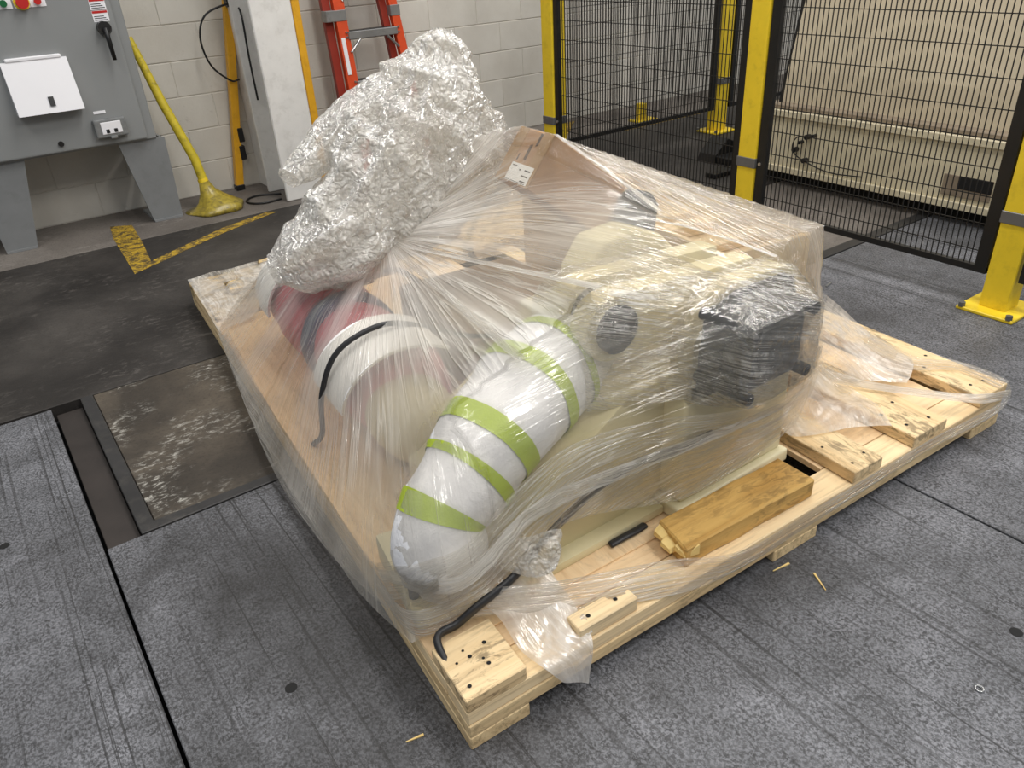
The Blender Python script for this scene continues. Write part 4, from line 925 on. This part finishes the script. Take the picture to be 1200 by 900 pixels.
# right-hand skirt over the bare cleats
strip('skirt_sheet', [T(1.885, 1.26, 0.44), T(1.97, 1.20, 0.36), T(2.08, 1.12, 0.24), T(2.17, 1.02, 0.155)], [T(1.87, 1.14, 0.17), T(1.92, 1.08, 0.155), T(1.98, 1.02, 0.148), T(2.04, 0.955, 0.147)], M_FSKIRT, nl=50, nw=30, wob=0.018, ws=7)
strip('skirt_edge', [T(2.06, 1.14, 0.26), T(2.18, 1.02, 0.165), P(1.85, 0.12, 0.150), P(1.855, 0.0, 0.142)], [T(2.03, 1.10, 0.22), T(2.10, 1.0, 0.155), P(1.79, 0.12, 0.146), P(1.79, 0.0, 0.143)], M_FBAND, nl=50, nw=10, wob=0.005, ws=14)
strip('skirt_flap', [T(1.868, 1.13, 0.20), T(1.88, 1.02, 0.155), T(1.86, 0.93, 0.147), T(1.80, 0.855, 0.146)], [T(1.52, 1.05, 0.22), T(1.55, 1.0, 0.155), T(1.60, 0.96, 0.150), T(1.69, 0.93, 0.146)], M_FSKIRT, nl=40, nw=30, wob=0.012, ws=9)
strip('skirt_rope', [T(1.865, 1.13, 0.19), T(1.95, 0.99, 0.165), P(1.68, 0.02, 0.155), P(1.853, -0.01, 0.120)], [T(1.865, 1.12, 0.15), T(1.94, 0.97, 0.150), P(1.66, -0.005, 0.145), P(1.85, -0.014, 0.092)], M_FROPE, nl=60, nw=8, wob=0.005, ws=16)
# loose tongue hanging over the front edge
strip('loose_tongue', [P(0.10, 0.21, 0.20), P(0.145, 0.13, 0.152), P(0.15, 0.05, 0.128), P(0.175, -0.012, 0.112), P(0.20, -0.024, 0.075)], [P(0.27, 0.22, 0.24), P(0.29, 0.12, 0.175), P(0.30, 0.05, 0.128), P(0.285, -0.012, 0.112), P(0.262, -0.028, 0.028)], M_FSKIRT, nl=44, nw=18, wob=0.010, ws=14, do_push=True)
strip('loose_tongue', [T(0.62, 1.005, 0.31), T(0.66, 0.965, 0.31), T(0.715, 0.95, 0.31), T(0.74, 0.955, 0.295)], [T(0.62, 1.0, 0.22), T(0.66, 0.95, 0.215), T(0.70, 0.93, 0.225), T(0.735, 0.945, 0.25)], M_FHOOD, nl=24, nw=16, wob=0.016, ws=24, do_push=False)

# film drawn tight round the motor, its flange and the arm links
def shrink(name, pts, mat, parent=film, cuts=0.02, wob=0.003):
    bm = newbm()
    for p in pts: bm.verts.new(p)
    bmesh.ops.convex_hull(bm, input=list(bm.verts))
    bmesh.ops.delete(bm, geom=[v_ for v_ in bm.verts if not v_.link_faces], context='VERTS')
    bmesh.ops.recalc_face_normals(bm, faces=bm.faces)
    for it in range(4):
        es = [e for e in bm.edges if e.calc_length() > cuts*1.6]
        if not es: break
        bmesh.ops.subdivide_edges(bm, edges=es, cuts=1); bmesh.ops.triangulate(bm, faces=bm.faces)
    bm.normal_update(); lay = bm.loops.layers.uv.new('UVMap')
    for v_ in bm.verts: v_.co += v_.normal*(0.006+noise.noise(v_.co*35)*wob)
    for fc_ in bm.faces:
        for lp in fc_.loops:
            c = lp.vert.co; lp[lay].uv = (c.x*0.8-c.y*0.6, c.z*1.0+0.35*(c.x-1.1)+c.y*0.15)
    return obj(name, bm, mat, parent, smooth=True, auto=50)
hullp = []
for x_, z_ in ((1.155, 0.636), (1.340, 0.638), (1.338, 0.492), (1.152, 0.488)):
    for a in range(8): hullp.append(T(x_+0.014*math.cos(a*math.pi/4), 0.84, z_+0.014*math.sin(a*math.pi/4)))
for x_, z_ in ((1.13, 0.43), (1.133, 0.567), (1.188, 0.657), (1.245, 0.678), (1.42, 0.674), (1.45, 0.657), (1.472, 0.60), (1.472, 0.43)): hullp += [T(x_, 0.982, z_), T(x_, 1.04, z_)]
shrink('motor_wrap', hullp, M_FTIGHT)
hull2 = [T(x_, y_, z_) for x_, z_ in ((1.132, 0.44), (1.135, 0.567), (1.19, 0.655), (1.245, 0.676)) for y_ in (0.99, 1.03)]
for a in range(9):
    q = math.pi/2+math.pi*a/8
    for y_ in (1.09, 1.29): hull2.append(T(1.018+0.080*math.cos(q), y_, 0.60+0.080*math.sin(q)))
hull2 += [T(1.3, 1.29, 0.66), T(1.3, 1.29, 0.5), T(0.93, 1.09, 0.44)]
shrink('link_wrap', hull2, M_FTIGHT)

# crumpled hood gathered above the load
def hood(name, spine, radii, mat, n=90, m=70, amp=0.05, seed=0.0, tip=0.25):
    sp_ = smooth_path(spine, 10); k_ = len(sp_)-1; bm = newbm(); lay = bm.loops.layers.uv.new('UVMap'); G = []
    fr = [Vector((0, 1, 0))]*1
    for i in range(n+1):
        t_ = i/n; q = t_*k_; a = min(int(q), k_-1); c = sp_[a].lerp(sp_[a+1], q-a); d = (sp_[min(a+1, k_)]-sp_[max(a-1, 0)]).normalized()
        side = (Vector((0, 1, 0))-d*d.y).normalized(); up = d.cross(side)
        q2 = t_*(len(radii)-1); b_ = min(int(q2), len(radii)-2); f_ = q2-b_; f_ = f_*f_*(3-2*f_)
        ra = radii[b_][0]*(1-f_)+radii[b_+1][0]*f_; rb = radii[b_][1]*(1-f_)+radii[b_+1][1]*f_; row = []
        for j in range(m+1):
            an = 2*math.pi*j/m; e = up*math.cos(an)*ra+side*math.sin(an)*rb
            base = c+e; en = e.normalized()
            sv = Vector((base.x+seed, base.y, base.z))
            pv = Vector((math.cos(an)*1.6+seed, math.sin(an)*1.6, t_*1.3)); pl1 = (1-abs(noise.noise(pv*1.5))*2.2)*0.8+(1-abs(noise.noise(pv*3.4))*2.2)*0.45
            big = noise.noise(sv*4.0)+pl1*0.7; rid = 1-abs(noise.noise(sv*7.5))*2; rid2 = 1-abs(noise.noise(sv*16))*2; fl_ = math.sin(an*5+noise.noise(sv*3)*4)*0.35
            disp = amp*(0.7*big+0.45*rid+0.28*rid2+fl_*0.5)*(0.35+0.65*min(1, min(ra, rb)/0.1))
            row.append((bm.verts.new(base+en*disp+d*noise.noise(sv*9+Vector((5, 5, 5)))*amp*0.4), (t_*1.0, an*0.16)))
        G.append(row)
    for r0, r1 in zip(G, G[1:]):
        for j in range(m):
            qd = (r0[j], r0[j+1], r1[j+1], r1[j]); fc_ = bm.faces.new([x[0] for x in qd])
            for lp, x in zip(fc_.loops, qd): lp[lay].uv = x[1]
    bmesh.ops.remove_doubles(bm, verts=bm.verts, dist=0.0004)
    return obj(name, bm, mat, film, smooth=True)
hood('hood_bag', [(0.80, 2.20, 0.50), (0.91, 2.22, 0.58), (1.06, 2.24, 0.70), (1.19, 2.25, 0.82), (1.285, 2.25, 0.95), (1.32, 2.25, 1.05), (1.335, 2.25, 1.115)],
     [(0.08, 0.09), (0.14, 0.15), (0.155, 0.18), (0.15, 0.17), (0.12, 0.13), (0.075, 0.07), (0.015, 0.012)], M_FHOOD, n=110, m=90, amp=0.042)
hood('hood_lobe', [(1.02, 2.12, 0.54), (1.14, 2.16, 0.63), (1.28, 2.2, 0.73), (1.40, 2.2, 0.80), (1.50, 2.2, 0.82)],
     [(0.06, 0.06), (0.13, 0.11), (0.16, 0.12), (0.11, 0.09), (0.02, 0.02)], M_FHOOD, n=60, m=56, amp=0.045, seed=4.0)
hood('hood_tail', [(0.79, 2.32, 0.745), (0.87, 2.33, 0.775), (0.99, 2.34, 0.85), (1.12, 2.32, 0.93), (1.25, 2.3, 1.01)],
     [(0.022, 0.05), (0.04, 0.06), (0.055, 0.08), (0.05, 0.07), (0.02, 0.02)], M_FHOOD, n=50, m=44, amp=0.022, seed=9.0)
hood('hood_skirt', [(0.66, 2.24, 0.50), (0.76, 2.2, 0.53), (0.88, 2.16, 0.56), (1.0, 2.14, 0.58)],
     [(0.03, 0.05), (0.09, 0.11), (0.10, 0.12), (0.05, 0.06)], M_FHOOD, n=44, m=50, amp=0.035, seed=2.0)
# crumpled double layer over the crate's near right corner
strip('crate_fold', [T(1.60, 1.22, 0.605), T(1.63, 1.6, 0.60), T(1.68, 1.95, 0.60), T(1.75, 2.35, 0.60)], [T(1.882, 1.195, 0.605), T(1.92, 1.5, 0.605), T(1.97, 1.9, 0.605), T(2.045, 2.38, 0.60)], film_mat('film_crinkle', 0.15, (6, 30), crumple=0.6, cscale=24.0, bumpd=0.018, rough=0.06, gloss=0.6, lines=0.15, sheen=0.06), nl=60, nw=40, wob=0.014, ws=17)

# film dragged over the rough boards at the back left corner
strip('corner_sheet', [P(-0.008, 1.96, 0.12), P(-0.008, 2.2, 0.132), P(-0.006, 2.45, 0.132), P(-0.004, 2.60, 0.128)], [P(0.16, 2.02, 0.14), P(0.22, 2.25, 0.15), P(0.40, 2.46, 0.155), P(0.62, 2.60, 0.14)], M_FSKIRT, nl=40, nw=26, wob=0.010, ws=13)

# doubled-over folds pulled tight across the tent, and along the left edge of the pallet
def fold(pts, w_, mat, up=(0, 0, 1), wob=0.004):
    a = [Vector(p)+Vector((0, 0, 0.006)) for p in pts]; sd = []
    for i, p in enumerate(a):
        d = (a[min(i+1, len(a)-1)]-a[max(i-1, 0)]).normalized(); sd.append(d.cross(Vector(up)).normalized()*w_)
    strip('tension_fold', [p+s_ for p, s_ in zip(a, sd)], [p-s_-Vector((0, 0, 0.004)) for p, s_ in zip(a, sd)], mat, nl=70, nw=8, wob=wob, ws=20, do_push=False)
fold([H0, H0.lerp(T(0.98, 1.12, 0.70), 0.5), T(0.98, 1.12, 0.70)], 0.018, M_FROPE)
fold([H0, H0.lerp(T(0.78, 1.12, 0.60), 0.5), T(0.78, 1.12, 0.60)], 0.014, M_FRIM)
fold([T(1.20, 2.05, 0.60), T(1.26, 1.65, 0.675), T(1.30, 1.33, 0.725), T(1.36, 1.16, 0.715), fl+T(0, 0, 0.005)], 0.012, M_FROPE)
fold([BX, T(1.375, 1.53, 0.79), T(1.37, 1.33, 0.728)], 0.010, M_FROPE)
fold([BX, T(1.53, 1.56, 0.735), T(1.70, 1.36, 0.615)], 0.010, M_FRIM)
fold([H0+T(0.14, -0.04, 0.09), T(1.24, 1.7, 0.72), T(1.45, 1.25, 0.69), T(1.62, 1.16, 0.62)], 0.012, M_FRIM)
strip('side_fold', [P(0.02, 1.95, 0.130), P(0.0, 1.45, 0.125), P(-0.012, 1.0, 0.125), P(-0.008, 0.6, 0.132), P(0.0, 0.30, 0.155)],
      [P(-0.014, 1.95, 0.105), P(-0.050, 1.48, 0.075), P(-0.072, 1.05, 0.045), P(-0.058, 0.65, 0.058), P(-0.020, 0.33, 0.098)], M_FRIM, nl=90, nw=10, wob=0.006, ws=10, do_push=False)
